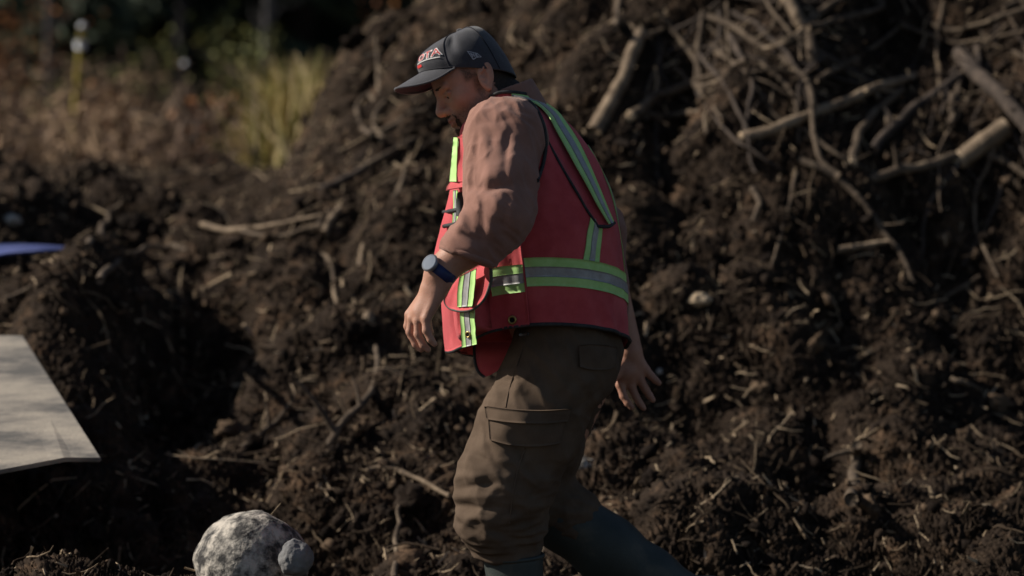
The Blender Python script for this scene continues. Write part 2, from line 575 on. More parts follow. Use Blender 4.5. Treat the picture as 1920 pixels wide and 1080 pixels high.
def build_body():
    fine = .0026
    xs = axis_steps(-.34, .52, .008, fine, [(-.285, .03), (.225, .385)])
    ys = axis_steps(-.50, .40, .008, fine, [(-.45, -.30), (-.11, .12), (.19, .31)])
    zs = axis_steps(.12, 1.93, .008, fine, [(.925, 1.29), (1.56, 1.88)])
    s = SDF(xs, ys, zs)
    # trunk and legs (under the clothes)
    s.ell(W(1010, 470, 0), (.13, .15, .22), k=.03)
    s.ell(W(985, 320, 0), (.105, .15, .13), k=.06)
    s.ell(W(1060, 640, 0), (.12, .15, .14), k=.06)
    s.chain(pline((1045, 680, -.08), (945, 905, -.10), (965, 1265, -.10)), (.095, .065, .045), .03)
    s.cone(W(985, 1320, -.10), W(840, 1330, -.12), .03, .025, .03)
    s.chain(pline((1085, 690, .09), (1000, 930, .12), (1295, 1125, .14)), (.095, .065, .045), .03)
    s.cone(W(1325, 1130, .14), W(1302, 1220, .14), .03, .025, .03)
    # neck and shoulders
    s.chain([H(-.022, 0, -.02), W(950, 200, 0), W(972, 255, 0)], (.054, .060, .075), .02)
    s.cone(W(965, 262, -.12), W(965, 262, .12), .06, .06, .03)
    # head
    s.ell(H(.012, 0, .034), (.088 * FS, .077, .082), HAX, .02)
    s.ell(H(.060, 0, .034), (.066 * FS, .066, .060), HAX, .02)
    s.ell(H(.058, 0, -.022), (.060 * FS, .060, .066), HAX, .02)
    s.ell(H(.052, 0, -.064), (.060 * FS, .052, .036), HAX, .02)
    s.cone(H(.0, .054, -.045), H(.075, .03, -.086), .016, .016, .03)
    s.cone(H(.0, -.054, -.045), H(.075, -.03, -.086), .016, .016, .03)
    s.ball(H(.098, 0, -.089), .021, .02)
    for q in (-1, 1):
        s.ball(H(.078, q * .043, -.018), .014, .03)
        s.ell(H(.109, q * .034, .004), (.012 * FS, .017, .013), HAX, .012, 'sub')
        s.ball(H(.0955, q * .033, .001), .0135, .003)
        s.cone(H(.1105, q * .019, .0050), H(.104, q * .048, .0035), .0050, .0044, .003)     # upper lid
        s.cone(H(.1065, q * .022, -.006), H(.102, q * .045, -.004), .0022, .0022, .004)    # lower lid
        s.cone(H(.117, q * .010, .020), H(.106, q * .046, .022), .0085, .0075, .010)       # brow
        s.ball(H(.121, q * .0145, -.034), .0095, .006)                                      # nostril wing
        s.ball(H(.131, q * .0075, -.041), .0042, .004, 'sub')
        # ear
        EA = np.stack([HF * .94 + HU * .34, HL, HU * .94 - HF * .34])
        EA = EA / np.linalg.norm(EA, axis=1)[:, None]
        s.ell(H(-.004, q * .080, .003), (.0205, .0080, .0365), EA, .006)
        s.ell(H(-.000, q * .089, .004), (.0125, .0095, .023), EA, .004, 'sub')
        s.cone(H(.006, q * .084, .012), H(-.006, q * .085, .020), .0028, .0028, .004)
        s.cone(H(-.010, q * .084, .010), H(-.008, q * .083, -.010), .0026, .0030, .004)
        s.ball(H(.008, q * .080, -.004), .0050, .004)
        s.ball(H(.004, q * .079, -.030), .0085, .006)
    s.cone(H(.114, 0, .012), H(.139, 0, -.026), .0095, .0105, .012)
    s.ball(H(.137, 0, -.029), .0108, .008)
    s.ell(H(.108, 0, -.054), (.017 * FS, .027, .020), HAX, .014)
    s.cone(H(.1215, -.016, -.056), H(.1215, .016, -.056), .0052, .0052, .004)
    s.cone(H(.1185, -.014, -.067), H(.1185, .014, -.067), .0058, .0058, .004)
    s.cone(H(.1265, -.018, -.0615), H(.1265, .018, -.0615), .0016, .0016, .003, 'sub')
    # left arm and hand (near)
    s.chain(pline((950, 250, -.19), (938, 402, -.33)), (.055, .048), .03)
    s.chain(pline((938, 402, -.33), (875, 462, -.35), (826, 510, -.36)), (.050, .047, .034), .02)
    kn = pline((768, 590, -.334), (773, 598, -.353), (784, 602, -.372), (799, 598, -.388))
    wr = pline((818, 530, -.348), (820, 530, -.356), (824, 530, -.364), (828, 532, -.370))
    s.cone(W(826, 510, -.36), W(812, 540, -.358), .034, .030, .02)
    for a, b in zip(wr, kn): s.cone(a, b, .021, .0125, .012)
    s.cone(W(812, 545, -.356), W(788, 585, -.362), .024, .018, .014)
    fin = [((764, 612, -.333), (771, 631, -.336), (779, 641, -.340)),
           ((768, 623, -.354), (779, 646, -.356), (789, 656, -.358)),
           ((783, 627, -.374), (793, 648, -.375), (802, 656, -.375)),
           ((799, 620, -.392), (807, 637, -.392), (814, 645, -.391))]
    for b, f_ in zip(kn, fin):
        s.chain([b] + pline(*f_), (.0115, .0098, .0088, .0075), .004)
    s.chain(pline((808, 548, -.335), (797, 585, -.318), (800, 606, -.312), (806, 622, -.312)), (.018, .013, .0105, .0085), .006)
    # right arm and hand (far, swung back)
    s.chain(pline((985, 245, .19), (1120, 430, .27), (1182, 655, .25)), (.055, .047, .030), .03)
    kn = pline((1164, 722, .240), (1184, 724, .247), (1201, 713, .252), (1211, 694, .255))
    for b in kn: s.cone(W(1182, 662, .25), b, .024, .0125, .012)
    s.ball(W(1176, 698, .242), .024, .014)
    fin = [((1170, 744, .236), (1178, 757, .232), (1185, 765, .228)),
           ((1193, 745, .243), (1201, 758, .239), (1208, 767, .236)),
           ((1212, 732, .250), (1219, 743, .247), (1225, 751, .244)),
           ((1221, 705, .255), (1229, 713, .253), (1236, 719, .252))]
    for b, f_ in zip(kn, fin):
        s.chain([b] + pline(*f_), (.0118, .0100, .0090, .0076), .004)
    s.chain(pline((1172, 680, .24), (1153, 704, .222), (1146, 718, .216), (1142, 732, .214)), (.019, .0135, .0110, .0090), .006)
    V, F = s.mesh()
    return relax(V, F, 1, .35), F


bodyV, bodyF = build_body()
person = link('person', mesh_np('person', bodyV, bodyF), M['skin'])
origin_to(person, (0.0, 0.0, .18))
tag(person, 'man in dark cap, red safety vest and brown trousers striding left over the churned soil', 'person')


def part(name, me, mat, parent=None):
    return link(name, me, mat, parent or person)


# world->parent space is handled by link(): child meshes are given in world coordinates
def wpart(name, V, F, mat, parent=None, smooth=True):
    F = np.asarray(F)
    me = mesh_mixed(name, V, F, smooth) if F.shape[1] == 4 else mesh_np(name, V, F, smooth)
    return part(name, me, mat, parent)


# ---- beard and clipped hair: thin shells of bristles over the skin
def shell(mask_fn, off, thresh=.5):
    N = normals_of(bodyV, bodyF)
    L = head_local(bodyV)
    m = mask_fn(L) + .35 * noise3(L[:, 0] * 150, L[:, 1] * 150, L[:, 2] * 150, 5)
    near = (np.abs(L) < .16).all(1)
    k = (m > thresh) & near
    f = bodyF[k[bodyF].all(1)]
    used = np.unique(f)
    mp = np.full(len(bodyV), -1); mp[used] = np.arange(len(used))
    rag = off * (.6 + .8 * np.abs(noise3(L[used, 0] * 330, L[used, 1] * 330, L[used, 2] * 330, 8)))
    return bodyV[used] + N[used] * rag[:, None], mp[f]


def m_beard(L):
    f, l, u = L.T
    lip = np.exp(-(((f - .118) / .02) ** 2 + ((l) / .026) ** 2 + ((u + .047) / .0065) ** 2))
    gap = np.exp(-(((u + .0615) / .0085) ** 2 + (l / .019) ** 2)) * (f > .112)
    chin = np.exp(-(((f - .10) / .03) ** 2 + (l / .027) ** 2 + ((u + .092) / .017) ** 2))
    side = np.exp(-(((f - .105) / .016) ** 2 + ((np.abs(l) - .025) / .008) ** 2 + ((u + .068) / .022) ** 2))
    return 1.35 * np.maximum(np.maximum(lip, chin), side) - 1.2 * gap


def m_stubble(L):
    f, l, u = L.T
    line = -.034 - .10 * np.clip(f - .03, 0, .1)
    jaw = sstep(.012, -.018, u - line) * sstep(-.02, .01, f) * (u > -.13)
    burn = sstep(.018, .004, np.abs(f - .024)) * sstep(-.075, -.05, u) * (u < .06) * (np.abs(l) > .045)
    temple = sstep(.062, .046, f) * sstep(.0, .014, u) * (u < .07) * (np.abs(l) > .04)
    return .9 * np.maximum(np.maximum(jaw * .85, burn * .8), temple) * sstep(.079, .074, np.abs(l)) * (.8 + .5 * noise3(f * 260, l * 260, u * 260, 4))


def m_hair(L):
    f, l, u = L.T
    back = sstep(.0, -.03, f) * (u > -.055)
    temple = sstep(.052, .036, f) * sstep(-.004, .012, u) * (np.abs(l) > .04)
    ear = np.exp(-(((f + .004) / .022) ** 4 + (u / .037) ** 4)) * (np.abs(l) > .073)
    return .85 * back - 2 * ear


def m_brow(L, q=1):
    f, l, u = L.T
    return 1.3 * np.exp(-(((l * q - .029) / .017) ** 2 + ((u - .0245) / .0042) ** 2)) * (f > .09)


for nm, fn, off, th in (('beard', m_beard, .0014, .46), ('hair', m_hair, .0016, .5), ('eyebrow', m_brow, .0016, .5), ('eyebrow', lambda L: m_brow(L, -1), .0016, .5)):
    V_, F_ = shell(fn, off, th)
    wpart(nm, V_, F_, M['beard' if nm == 'beard' else 'hair'])

# stubble darkens the skin itself: an attribute the skin material reads (it belongs to the skin)
Ls = head_local(bodyV)
st = np.clip(m_stubble(Ls), 0, 1) * (np.abs(Ls) < .17).all(1)
lipm = np.exp(-(((Ls[:, 0] - .122) / .012) ** 2 + (Ls[:, 1] / .019) ** 2 + ((Ls[:, 2] + .0615) / .0085) ** 2))
attr(person.data, 'stubble', st)
attr(person.data, 'lips', lipm)
sk = M['skin'].node_tree
pb = sk.nodes['Principled BSDF']
src = pb.inputs['Base Color'].links[0].from_socket
for nm, colr, fac in (('stubble', (.026, .018, .015), 1.0), ('lips', (.34, .10, .085), .8)):
    a_ = sk.nodes.new('ShaderNodeAttribute'); a_.attribute_name = nm
    mm = sk.nodes.new('ShaderNodeMath'); mm.operation = 'MULTIPLY'; mm.inputs[1].default_value = fac
    mx = sk.nodes.new('ShaderNodeMixRGB'); mx.inputs[2].default_value = (*colr, 1)
    sk.links.new(a_.outputs['Fac'], mm.inputs[0]); sk.links.new(mm.outputs[0], mx.inputs[0])
    sk.links.new(src, mx.inputs[1]); src = mx.outputs[0]
sk.links.new(src, pb.inputs['Base Color'])
pb.inputs['Subsurface Weight'].default_value = .12
pb.inputs['Subsurface Radius'].default_value = (.006, .002, .001)

# eyes
for q in (-1, 1):
    V_, F_ = ico(3)
    e_ = wpart('eye', V_ * .0138 + H(.0955, q * .033, .001), F_, M['eye'])
    V_, F_ = ico(2)
    d_ = HF * .85 - HU * .5
    wpart('iris', V_ * np.array((.0058,) * 3) + H(.0955, q * .033, .001) + d_ * .0092, F_, M['hole'], e_)


# ---- cap
def cap_rim(phi):
    c, s_ = np.cos(phi), np.sin(phi)
    rf = np.where(c > 0, .139, .104)
    return .004 + rf * c, .0865 * s_


def CAP(phi, t, off=0.0):
    """point of the cap crown at azimuth phi (0 front, + his left), t 0 rim..1 top"""
    phi, t = np.broadcast_arrays(np.asarray(phi, float), np.asarray(t, float))
    f0, l0 = cap_rim(phi)
    ur = .0155 + np.where(f0 > 0, .488, .40) * f0 - .004 * np.cos(phi * 2)
    g = np.cos(np.clip(t, 0, 1) * math.pi / 2) ** .52
    h = np.sin(np.clip(t, 0, 1) * math.pi / 2)
    bulge = 1 + .035 * np.sin(np.pi * np.clip(t, 0, 1))
    cf, cu = -.014, .135
    f = cf + (f0 - cf) * g * bulge
    l = l0 * g * bulge
    u = ur + (cu - ur) * h ** 1.05
    dent = np.exp(-((np.abs(phi) - 1.22) / .10) ** 2) * np.exp(-((t - .60) / .22) ** 2) * .011
    dent = dent + .0035 * np.exp(-((np.abs(phi) - 1.02) / .10) ** 2) * np.exp(-((t - .25) / .2) ** 2)
    dent = dent - .0012 * noise3(phi * 3, t * 5, 1.3, 3)
    r = off - dent
    nrm = np.stack([(f - cf) / .128 ** 2, l / .0865 ** 2, (u - .03) / .10 ** 2 * np.clip(h + .15, 0, 1)], -1)
    nrm /= np.linalg.norm(nrm, axis=-1)[..., None] + 1e-9
    P = np.stack([f, l, u], -1) + nrm * r[..., None]
    return HO + P @ HAXS


ph = np.linspace(-math.pi, math.pi, 121)[:-1]
tt = np.linspace(0, 1, 49)
G = CAP(ph[:, None], tt[None], 0).reshape(-1, 3)
Gi = CAP(ph[:, None], np.linspace(0, .35, 8)[None], -.003).reshape(-1, 3)
Fo = grid_faces(120, 49, closed_u=True)
Fi = grid_faces(120, 8, closed_u=True)[:, ::-1] + len(G)
i_ = np.arange(120); j_ = (i_ + 1) % 120
Fr = np.stack([j_ * 49, i_ * 49, len(G) + i_ * 8, len(G) + j_ * 8], 1)
cap = wpart('cap', np.vstack([G, Gi]), np.vstack([Fo, Fi, Fr]), M['cap'])
# button and seams
V_, F_ = ico(2)
wpart('button', V_ * np.array((.0085, .0085, .005)) @ np.eye(3) + CAP(0.0, 1.0) + .002 * HU, F_, M['cap'], cap)
for phs in (-1.02, 1.02, 2.1, -2.1, math.pi, 0.0):
    P_ = CAP(np.full(40, phs), np.linspace(.02, .985, 40), .0006)
    V_, F_ = tube_vf(P_, .0013, 6)
    wpart('seam', V_, F_, M['capdark'], cap)
# brim
na, nb = 49, 16
a_ = np.linspace(-1, 1, na)[:, None]; b_ = np.linspace(0, 1, nb)[None]
pa_ = a_ * R(64)
f0, l0 = cap_rim(pa_)
u0 = .0155 + .488 * f0 - .004 * np.cos(pa_ * 2) + .001
ln = .084 * (1 - np.abs(a_) ** 2.6) + .002
fB = f0 + ln * b_ * .955 - .004 * (1 - b_)
uB = u0 - ln * b_ * .10 - .030 * b_ * (l0 / .08) ** 2 * (1 - np.abs(a_) ** 8) * np.sqrt(np.clip(ln / .084, 0, 1))
lB = l0 * (1 + .06 * b_ * (1 - a_ ** 2))
top = np.stack([fB, lB, uB], -1)
dn = np.array((-.0005, 0, -.0032))
bot = top + dn
B3 = np.vstack([top.reshape(-1, 3), bot.reshape(-1, 3)])
Ft = grid_faces(na, nb); Fb = Ft[:, ::-1] + na * nb
k_ = np.arange(na - 1) * nb + nb - 1
Fe = np.stack([k_, k_ + na * nb, k_ + nb + na * nb, k_ + nb], 1)
brim = wpart('brim', HO + B3 @ HAXS, np.vstack([Ft[:, ::-1], Fb[:, ::-1], Fe]), M['cap'], cap)
ed = (HO + (top[:, -1] + dn * .5) @ HAXS)
V_, F_ = tube_vf(ed, .0028, 8)
wpart('brim_edge', V_, F_, M['cap'], brim)
rt = CAP(a_[:, 0] * R(64), np.full(na, .012), .0006)
V_, F_ = tube_vf(rt, .0016, 6)
wpart('brim_seam', V_, F_, M['capdark'], cap)


# embroidery: lettering bent round the crown
def text_mesh(body, size, offset=0.0, extr=0.0):
    cu = bpy.data.curves.new('lettering', 'FONT')
    cu.body = body; cu.size = size; cu.offset = offset; cu.extrude = extr
    cu.resolution_u = 3
    o = bpy.data.objects.new('lettering', cu)
    COL.objects.link(o)
    dg = bpy.context.evaluated_depsgraph_get()
    me = bpy.data.meshes.new_from_object(o.evaluated_get(dg))
    import bmesh
    bm = bmesh.new(); bm.from_mesh(me)
    bmesh.ops.triangulate(bm, faces=bm.faces[:])
    bmesh.ops.subdivide_edges(bm, edges=[e for e in bm.edges if e.calc_length() > .12], cuts=1)
    bmesh.ops.triangulate(bm, faces=bm.faces[:])
    bm.verts.ensure_lookup_table()
    V_ = np.array([v.co[:] for v in bm.verts]); F_ = np.array([[v.index for v in f.verts] for f in bm.faces])
    bm.free()
    bpy.data.objects.remove(o); bpy.data.meshes.remove(me)
    return V_, F_


def on_cap(V2, phi0, t0, su, st_, shear=0.0, off=.0015):
    """x of the flat lettering runs along phi, y up along t"""
    return CAP(phi0 + V2[:, 0] * su + V2[:, 1] * shear, t0 + V2[:, 1] * st_, off)


logo = None
for body_, off_, mt, lift in (('OTA', .055, 'white_thread', .0012), ('OTA', -.012, 'red_thread', .0022)):
    V_, F_ = text_mesh(body_, 1.0, off_)
    o_ = wpart('lettering', on_cap(V_, .14, .33, .385, .25, 0, lift), F_, M[mt], cap if logo is None else logo)
    logo = logo or o_
xx = np.linspace(-.05, 2.0, 30)
und = np.stack([np.concatenate([xx, xx[::-1]]), np.concatenate([-.2 + .08 * np.sin(xx * 1.5), (-.29 + .08 * np.sin(xx * 1.5))[::-1]])], 1)
n_ = 30
Fq = np.array([[k, k + 1, 2 * n_ - 2 - k, 2 * n_ - 1 - k] for k in range(n_ - 1)])
wpart('underline', on_cap(und, .14, .33, .385, .25, 0, .0018), Fq, M['white_thread'], logo)
bar = np.array([(-.1, -.75), (.55, -.70), (.5, -.42), (-.1, -.38)])
wpart('lower_lettering', on_cap(bar, .14, .33, .385, .25, 0, .0018), np.array([[0, 1, 2, 3]]), M['red_thread'], logo)
# side emblem: a small flag outline with two letters


def strokes(segs, w_):
    Vs, Fs = [], []
    for (x0, y0), (x1, y1) in segs:
        d = np.array((x1 - x0, y1 - y0)); L_ = np.linalg.norm(d); d = d / L_; n = np.array((-d[1], d[0])) * w_
        k = len(Vs) * 8
        ts = np.linspace(-w_ * .6 / L_, 1 + w_ * .6 / L_, 4)
        a = np.array([(x0, y0)]) + np.outer(ts * L_, d)
        Vs.append(np.vstack([a + n, a - n]))
        Fs += [[k + q, k + q + 1, k + 4 + q + 1, k + 4 + q] for q in range(3)]
    return np.vstack(Vs), np.array(Fs)


fl = [((0, 1), (1, .62)), ((1, .62), (1.28, .22)), ((1.28, .22), (.62, .22)), ((.62, .22), (.18, -.02)), ((.18, -.02), (0, 1)),
      ((.25, .28), (.2, .74)), ((.2, .74), (.48, .32)), ((.48, .32), (.46, .68)),
      ((.66, .34), (.66, .62)), ((.66, .62), (.9, .55)), ((.66, .48), (.85, .45)), ((.66, .34), (.95, .34))]
V_, F_ = strokes(fl, .055)
wpart('emblem', on_cap(V_, 1.49, .15, .19, .135, 0, .0016), F_, M['grey_thread'], cap)

# ---- vest: one closed loft, t measured by the pixel row it was read from
VA = R(20)
VF = np.array((-math.cos(VA), math.sin(VA), 0)); VL = np.array((-math.sin(VA), -math.cos(VA), 0))
SEC = np.array([(655, 843, 1181, .20), (600, 838, 1176, .20), (540, 833, 1171, .205), (480, 823, 1165, .205), (420, 830, 1157, .205),
                (360, 845, 1144, .205), (310, 857, 1125, .20), (270, 863, 1100, .19), (235, 872, 1068, .17), (207, 897, 1032, .13),
                (185, 915, 1000, .088), (172, 922, 990, .074)], float)


def VEST(th, v, off=0.0):
    """th: 0 front, 90 deg his left; v: pixel row; -> world"""
    th, v = np.broadcast_arrays(np.asarray(th, float), np.asarray(v, float))
    vv = SEC[::-1, 0]
    itp = lambda c: np.interp(v, vv, SEC[::-1, c])
    uL, uR, b = itp(1), itp(2), itp(3)
    cx = ((uL + uR) / 2 - 960) / 760
    w_ = (uR - uL) / 2 / 760
    a = np.sqrt(np.maximum(w_ ** 2 - (b * math.sin(VA)) ** 2, .002)) / math.cos(VA)
    e = .92
    ct = np.sign(np.cos(th)) * np.abs(np.cos(th)) ** e; st_ = np.sign(np.sin(th)) * np.abs(np.sin(th)) ** e
    low = sstep(300, 480, v)
    dv = -34 * np.cos(th - R(112)) * low + 26 * np.exp(-((th - R(42)) / R(32)) ** 2) * low
    # soft folds
    fold = .0045 * noise3(th * 2.2, v * .006, .7, 21) * 2 + .003 * noise3(th * 6 + v * .01, v * .012, 2.2, 22)
    fold = fold + .006 * sstep(470, 655, v) * noise3(th * 4.2, v * .003, 4.1, 23)
    fr_ = np.exp(-((th - R(75)) / R(28)) ** 2)
    fold = fold + .010 * fr_ * noise3(th * 9, v * .012 + th * 2, 9.1, 24)
    fold = fold + .0045 * np.abs(noise3(th * 3.1 + v * .008, v * .004, 6.6, 25)) * 2 - .003 + .0035 * noise3(th * 5 - v * .016, v * .009, 8.6, 26)
    r = off + fold
    X = cx + (a + r) * ct * VF[0] + (b + r) * st_ * VL[0]
    Y = (a + r) * ct * VF[1] + (b + r) * st_ * VL[1] - .02
    Z = 1.75 - (v + dv - 150) / 760
    k = (8 + Y) / 8            # keep the measured rows and columns at their own distance
    return np.stack([X * k, Y, 1.75 + (Z - 1.75) * k], -1)


def smooth_sections():
    global SEC
    P = catmull(SEC, 70)
    P[:, 0] = np.minimum.accumulate(P[:, 0])
    SEC = P


smooth_sections()


def th_at(u, v, lo=2, hi=212, off=0.0):
    """angle on the vest whose point falls in photograph column u at row v (row counted with the hem's sway)"""
    t = np.radians(np.linspace(lo, hi, 500))
    P = VEST(t, np.full(500, float(v)), off)
    uu = 960 + P[:, 0] / (8 + P[:, 1]) * FPX
    return t[np.argmin(np.abs(uu - u))]


def row_at(th, v, off=0.0):
    """parameter row whose point at angle th falls in photograph row v"""
    r = np.linspace(170, 700, 700)
    P = VEST(np.full(700, th), r, off)
    z = 150 + (1.75 - P[:, 2]) / (8 + P[:, 1]) * FPX
    return r[np.argmin(np.abs(z - v))]


def tp(u, v, off=0.0):
    """(angle, row) on the vest for a photograph pixel"""
    r = v
    for _ in range(6):
        t = th_at(u, r, off=off)
        r = row_at(t, v, off)
    return t, r


nth, nv_ = 180, 110
ths = np.linspace(0, 2 * math.pi, nth, endpoint=False)
vs = np.linspace(642, 173, nv_)
Vo = VEST(ths[:, None], vs[None]).reshape(-1, 3)
vin = np.linspace(642, 560, 8)
Vi = VEST(ths[:, None], vin[None], -.007).reshape(-1, 3)
Fo = grid_faces(nth, nv_, closed_u=True)
Fi = grid_faces(nth, 8, closed_u=True)[:, ::-1] + len(Vo)
i_ = np.arange(nth); j_ = (i_ + 1) % nth
Fr = np.stack([j_ * nv_, i_ * nv_, len(Vo) + i_ * 8, len(Vo) + j_ * 8], 1)
vest = wpart('vest', np.vstack([Vo, Vi]), np.vstack([Fo, Fi, Fr]), M['vest'])
V_, F_ = tube_vf(VEST(ths, np.full(nth, 642.)), .0050, 8, closed=True)
wpart('hem_binding', V_, F_, M['piping'], vest)


def patch(t0, t1, v0, v1, off, nt=24, nv=10, th=.0016):
    """thin sheet lying on the vest between two angles and two rows (each may be a function / array of the row fraction)"""
    q = np.linspace(0, 1, nv)
    T0 = np.interp(q, np.linspace(0, 1, np.size(t0)), np.atleast_1d(t0)) if np.size(t0) > 1 else np.full(nv, float(t0))
    T1 = np.interp(q, np.linspace(0, 1, np.size(t1)), np.atleast_1d(t1)) if np.size(t1) > 1 else np.full(nv, float(t1))
    rows = v0 + (v1 - v0) * q
    s_ = np.linspace(0, 1, nt)[:, None]
    T = T0[None] * (1 - s_) + T1[None] * s_
    O = VEST(T, np.broadcast_to(rows[None], T.shape), off).reshape(-1, 3)
    I = VEST(T, np.broadcast_to(rows[None], T.shape), off - th).reshape(-1, 3)
    return close_sheet(O, I, nt, nv)


def close_sheet(O, I, nu, nv):
    n = nu * nv
    F1 = grid_faces(nu, nv)
    a = np.arange(nu - 1); b = np.arange(nv - 1)
    sides = [np.stack([b, b + 1, n + b + 1, n + b], 1)[:, ::-1],
             np.stack([(nu - 1) * nv + b, (nu - 1) * nv + b + 1, n + (nu - 1) * nv + b + 1, n + (nu - 1) * nv + b], 1),
             np.stack([a * nv, (a + 1) * nv, n + (a + 1) * nv, n + a * nv], 1),
             np.stack([a * nv + nv - 1, (a + 1) * nv + nv - 1, n + (a + 1) * nv + nv - 1, n + a * nv + nv - 1], 1)[:, ::-1]]
    return np.vstack([O, I]), np.vstack([F1, F1[:, ::-1] + n] + sides)


# front panel: a second layer of cloth whose edge makes the side seam
t_seam = [tp(983, 430)[0], tp(985, 520)[0], tp(993, 610)[0]]
V_, F_ = patch(np.array([-t_seam[2]] * 3), np.array([t_seam[2], t_seam[1], t_seam[0]]), 643, 300, .0045, 90, 60, .004)
front = wpart('front_panel', V_, F_, M['vest'], vest)
P_ = np.array([VEST(t, v, .0050) for t, v in zip(np.interp(np.linspace(0, 1, 40), (0, .5, 1), t_seam), np.linspace(330, 641, 40))])
V_, F_ = tube_vf(P_, .0022, 6)
wpart('seam', V_, F_, M['vest'], front)


def band(t0, t1, v0, v1, off, nt=60, name='reflective_band', silver=.36, vertical=False):
    V_, F_ = patch(t0, t1, v0, v1, off, nt, 10)
    b = wpart(name, V_, F_, M['lime'], vest)
    m0, m1 = .5 - silver / 2, .5 + silver / 2
    if vertical:
        A0, A1 = np.atleast_1d(t0), np.atleast_1d(t1)
        V_, F_ = patch(A0 + (A1 - A0) * m0, A0 + (A1 - A0) * m1, v0, v1, off + .0014, max(8, nt // 3), 24)
    else:
        V_, F_ = patch(t0, t1, v0 + (v1 - v0) * m0, v0 + (v1 - v0) * m1, off + .0014, nt, 6)
    wpart('silver_stripe', V_, F_, M['silver'], b)
    return b


# waist band round the back, and its front piece
t1_, r1_ = tp(1050, 510)
band(t_seam[1] + .012, R(250), r1_ - 27, r1_ + 27, .0030)
t2_, r2_ = tp(958, 524)
band(tp(922, 525)[0], t_seam[1] - .01, r2_ - 26, r2_ + 26, .0075, 20)
band(R(-95), R(-25), r2_ - 26, r2_ + 26, .0075, 20)
# upright back bands
ta, ra = tp(1093, 482); tb, rb = tp(1121, 482); tc_, rc_ = tp(1108, 402); td, rd = tp(1127, 402)
band(np.array([ta, tc_]), np.array([tb, td]), r1_ - 27, rc_ - 6, .0030, 14, vertical=True)
mir = 2 * math.pi
band(np.array([mir - tb, mir - td]), np.array([mir - ta, mir - tc_]), r1_ - 27, rc_ - 150, .0030, 14, vertical=True)

# shoulder cape strap: from the neck over the shoulder blade to a pointed lower corner
path = [(958, 176), (985, 179), (1012, 187), (1040, 205), (1064, 236), (1084, 268), (1102, 305), (1118, 342), (1134, 380), (1150, 418)]
edge = [(958, 184), (982, 188), (1006, 198), (1026, 218), (1046, 254), (1066, 290), (1088, 330), (1106, 362), (1122, 392), (1140, 420)]


def lift(pts, off, n=50):
    P = catmull(np.array(pts, float), n)
    q = np.linspace(0, 1, n)
    return np.array([VEST(*tp(u, v, off + .012 * k ** 1.5), off + .012 * k ** 1.5) for (u, v), k in zip(P, q)])


Pa = lift(path, .004); Pb = lift(edge, .006)
Pa, Pb = relax(Pa[None].repeat(1, 0)[0], np.array([[0, 0, 0, 0]]), 0), Pb


def smooth_line(P, n=4):
    P = P.copy()
    for _ in range(n): P[1:-1] = .25 * P[:-2] + .5 * P[1:-1] + .25 * P[2:]
    return P


Pa, Pb = smooth_line(Pa), smooth_line(Pb)


def ribbon(PA, PB, m=6, th=.002):
    s_ = np.linspace(0, 1, m)[None, :, None]
    G_ = PA[:, None] * (1 - s_) + PB[:, None] * s_
    nrm = np.cross(np.gradient(PA, axis=0), PB - PA); nrm /= np.linalg.norm(nrm, axis=1)[:, None] + 1e-9
    if (nrm @ np.array((.3, -1, .3))).sum() < 0: nrm = -nrm
    O = (G_ + nrm[:, None] * th * .5).reshape(-1, 3); I = (G_ - nrm[:, None] * th * .5).reshape(-1, 3)
    return close_sheet(O, I, len(PA), m), nrm


(V_, F_), nr = ribbon(Pa + (Pa - Pb) * .12, Pb + (Pb - Pa) * .25 + np.array((-.02, -.004, -.004)))
cape = wpart('shoulder_strap', V_, F_, M['vest'], vest)
(V_, F_), _ = ribbon(Pa + nr * .004, Pb + nr * .004)
bnd = wpart('reflective_band', V_, F_, M['lime'], cape)
(V_, F_), _ = ribbon(Pa * .68 + Pb * .32 + nr * .0058, Pa * .32 + Pb * .68 + nr * .0058)
wpart('silver_stripe', V_, F_, M['silver'], cape)
V_, F_ = tube_vf(Pb + (Pb - Pa) * .25 + np.array((-.02, -.004, -.004)), .0034, 6)
wpart('binding', V_, F_, M['piping'], cape)
V_, F_ = tube_vf(catmull(np.array([Pb[-1] + (Pb[-1] - Pa[-1]) * .25 + np.array((-.02, -.004, -.004)), Pb[-1] + nr[-1] * .004 + np.array((0, 0, -.006)), Pa[-1] + nr[-1] * .004]), 12), .0042, 6)
wpart('binding', V_, F_, M['piping'], cape)

# collar edge and armhole binding
cl = [(986, 176), (962, 173), (938, 173), (918, 182), (900, 200), (884, 222), (872, 246)]
P_ = lift(cl, .006, 40)
V_, F_ = tube_vf(smooth_line(P_), .0045, 8)
wpart('collar_binding', V_, F_, M['piping'], vest)

# ---- left pocket with flap
pt = [tp(842, 600, .036)[0], tp(920, 600, .02)[0]]
rb_ = 640
V_, F_ = None, None


def bag(t0, t1, v0, v1, depth, nt=40, nv=30):
    s_ = np.linspace(0, 1, nt)[:, None]; q = np.linspace(0, 1, nv)[None]
    T = t0 + (t1 - t0) * s_ + 0 * q
    rows = v0 + (v1 - v0) * q + 0 * s_
    edge_ = np.minimum(1, np.minimum(s_, 1 - s_) / .07) ** .4 * np.minimum(1, np.minimum(q, 1 - q) / .08) ** .4
    wr_ = .010 * noise3(T * 7, rows * .02, 3.3, 31) + .004 * noise3(T * 16, rows * .012, 5.3, 32)
    O = VEST(T, rows, 0) * 1
    Oo = VEST(T, rows, .004 + (depth * (.45 + 1.3 * s_) + wr_) * edge_)
    I = VEST(T, rows, -.002)
    return close_sheet(Oo.reshape(-1, 3), I.reshape(-1, 3), nt, nv)


V_, F_ = bag(pt[0], pt[1] - .03, rb_, row_at(pt[1] - .2, 520), .036)
pocket = wpart('lower_pocket', V_, F_, M['vest'], vest)
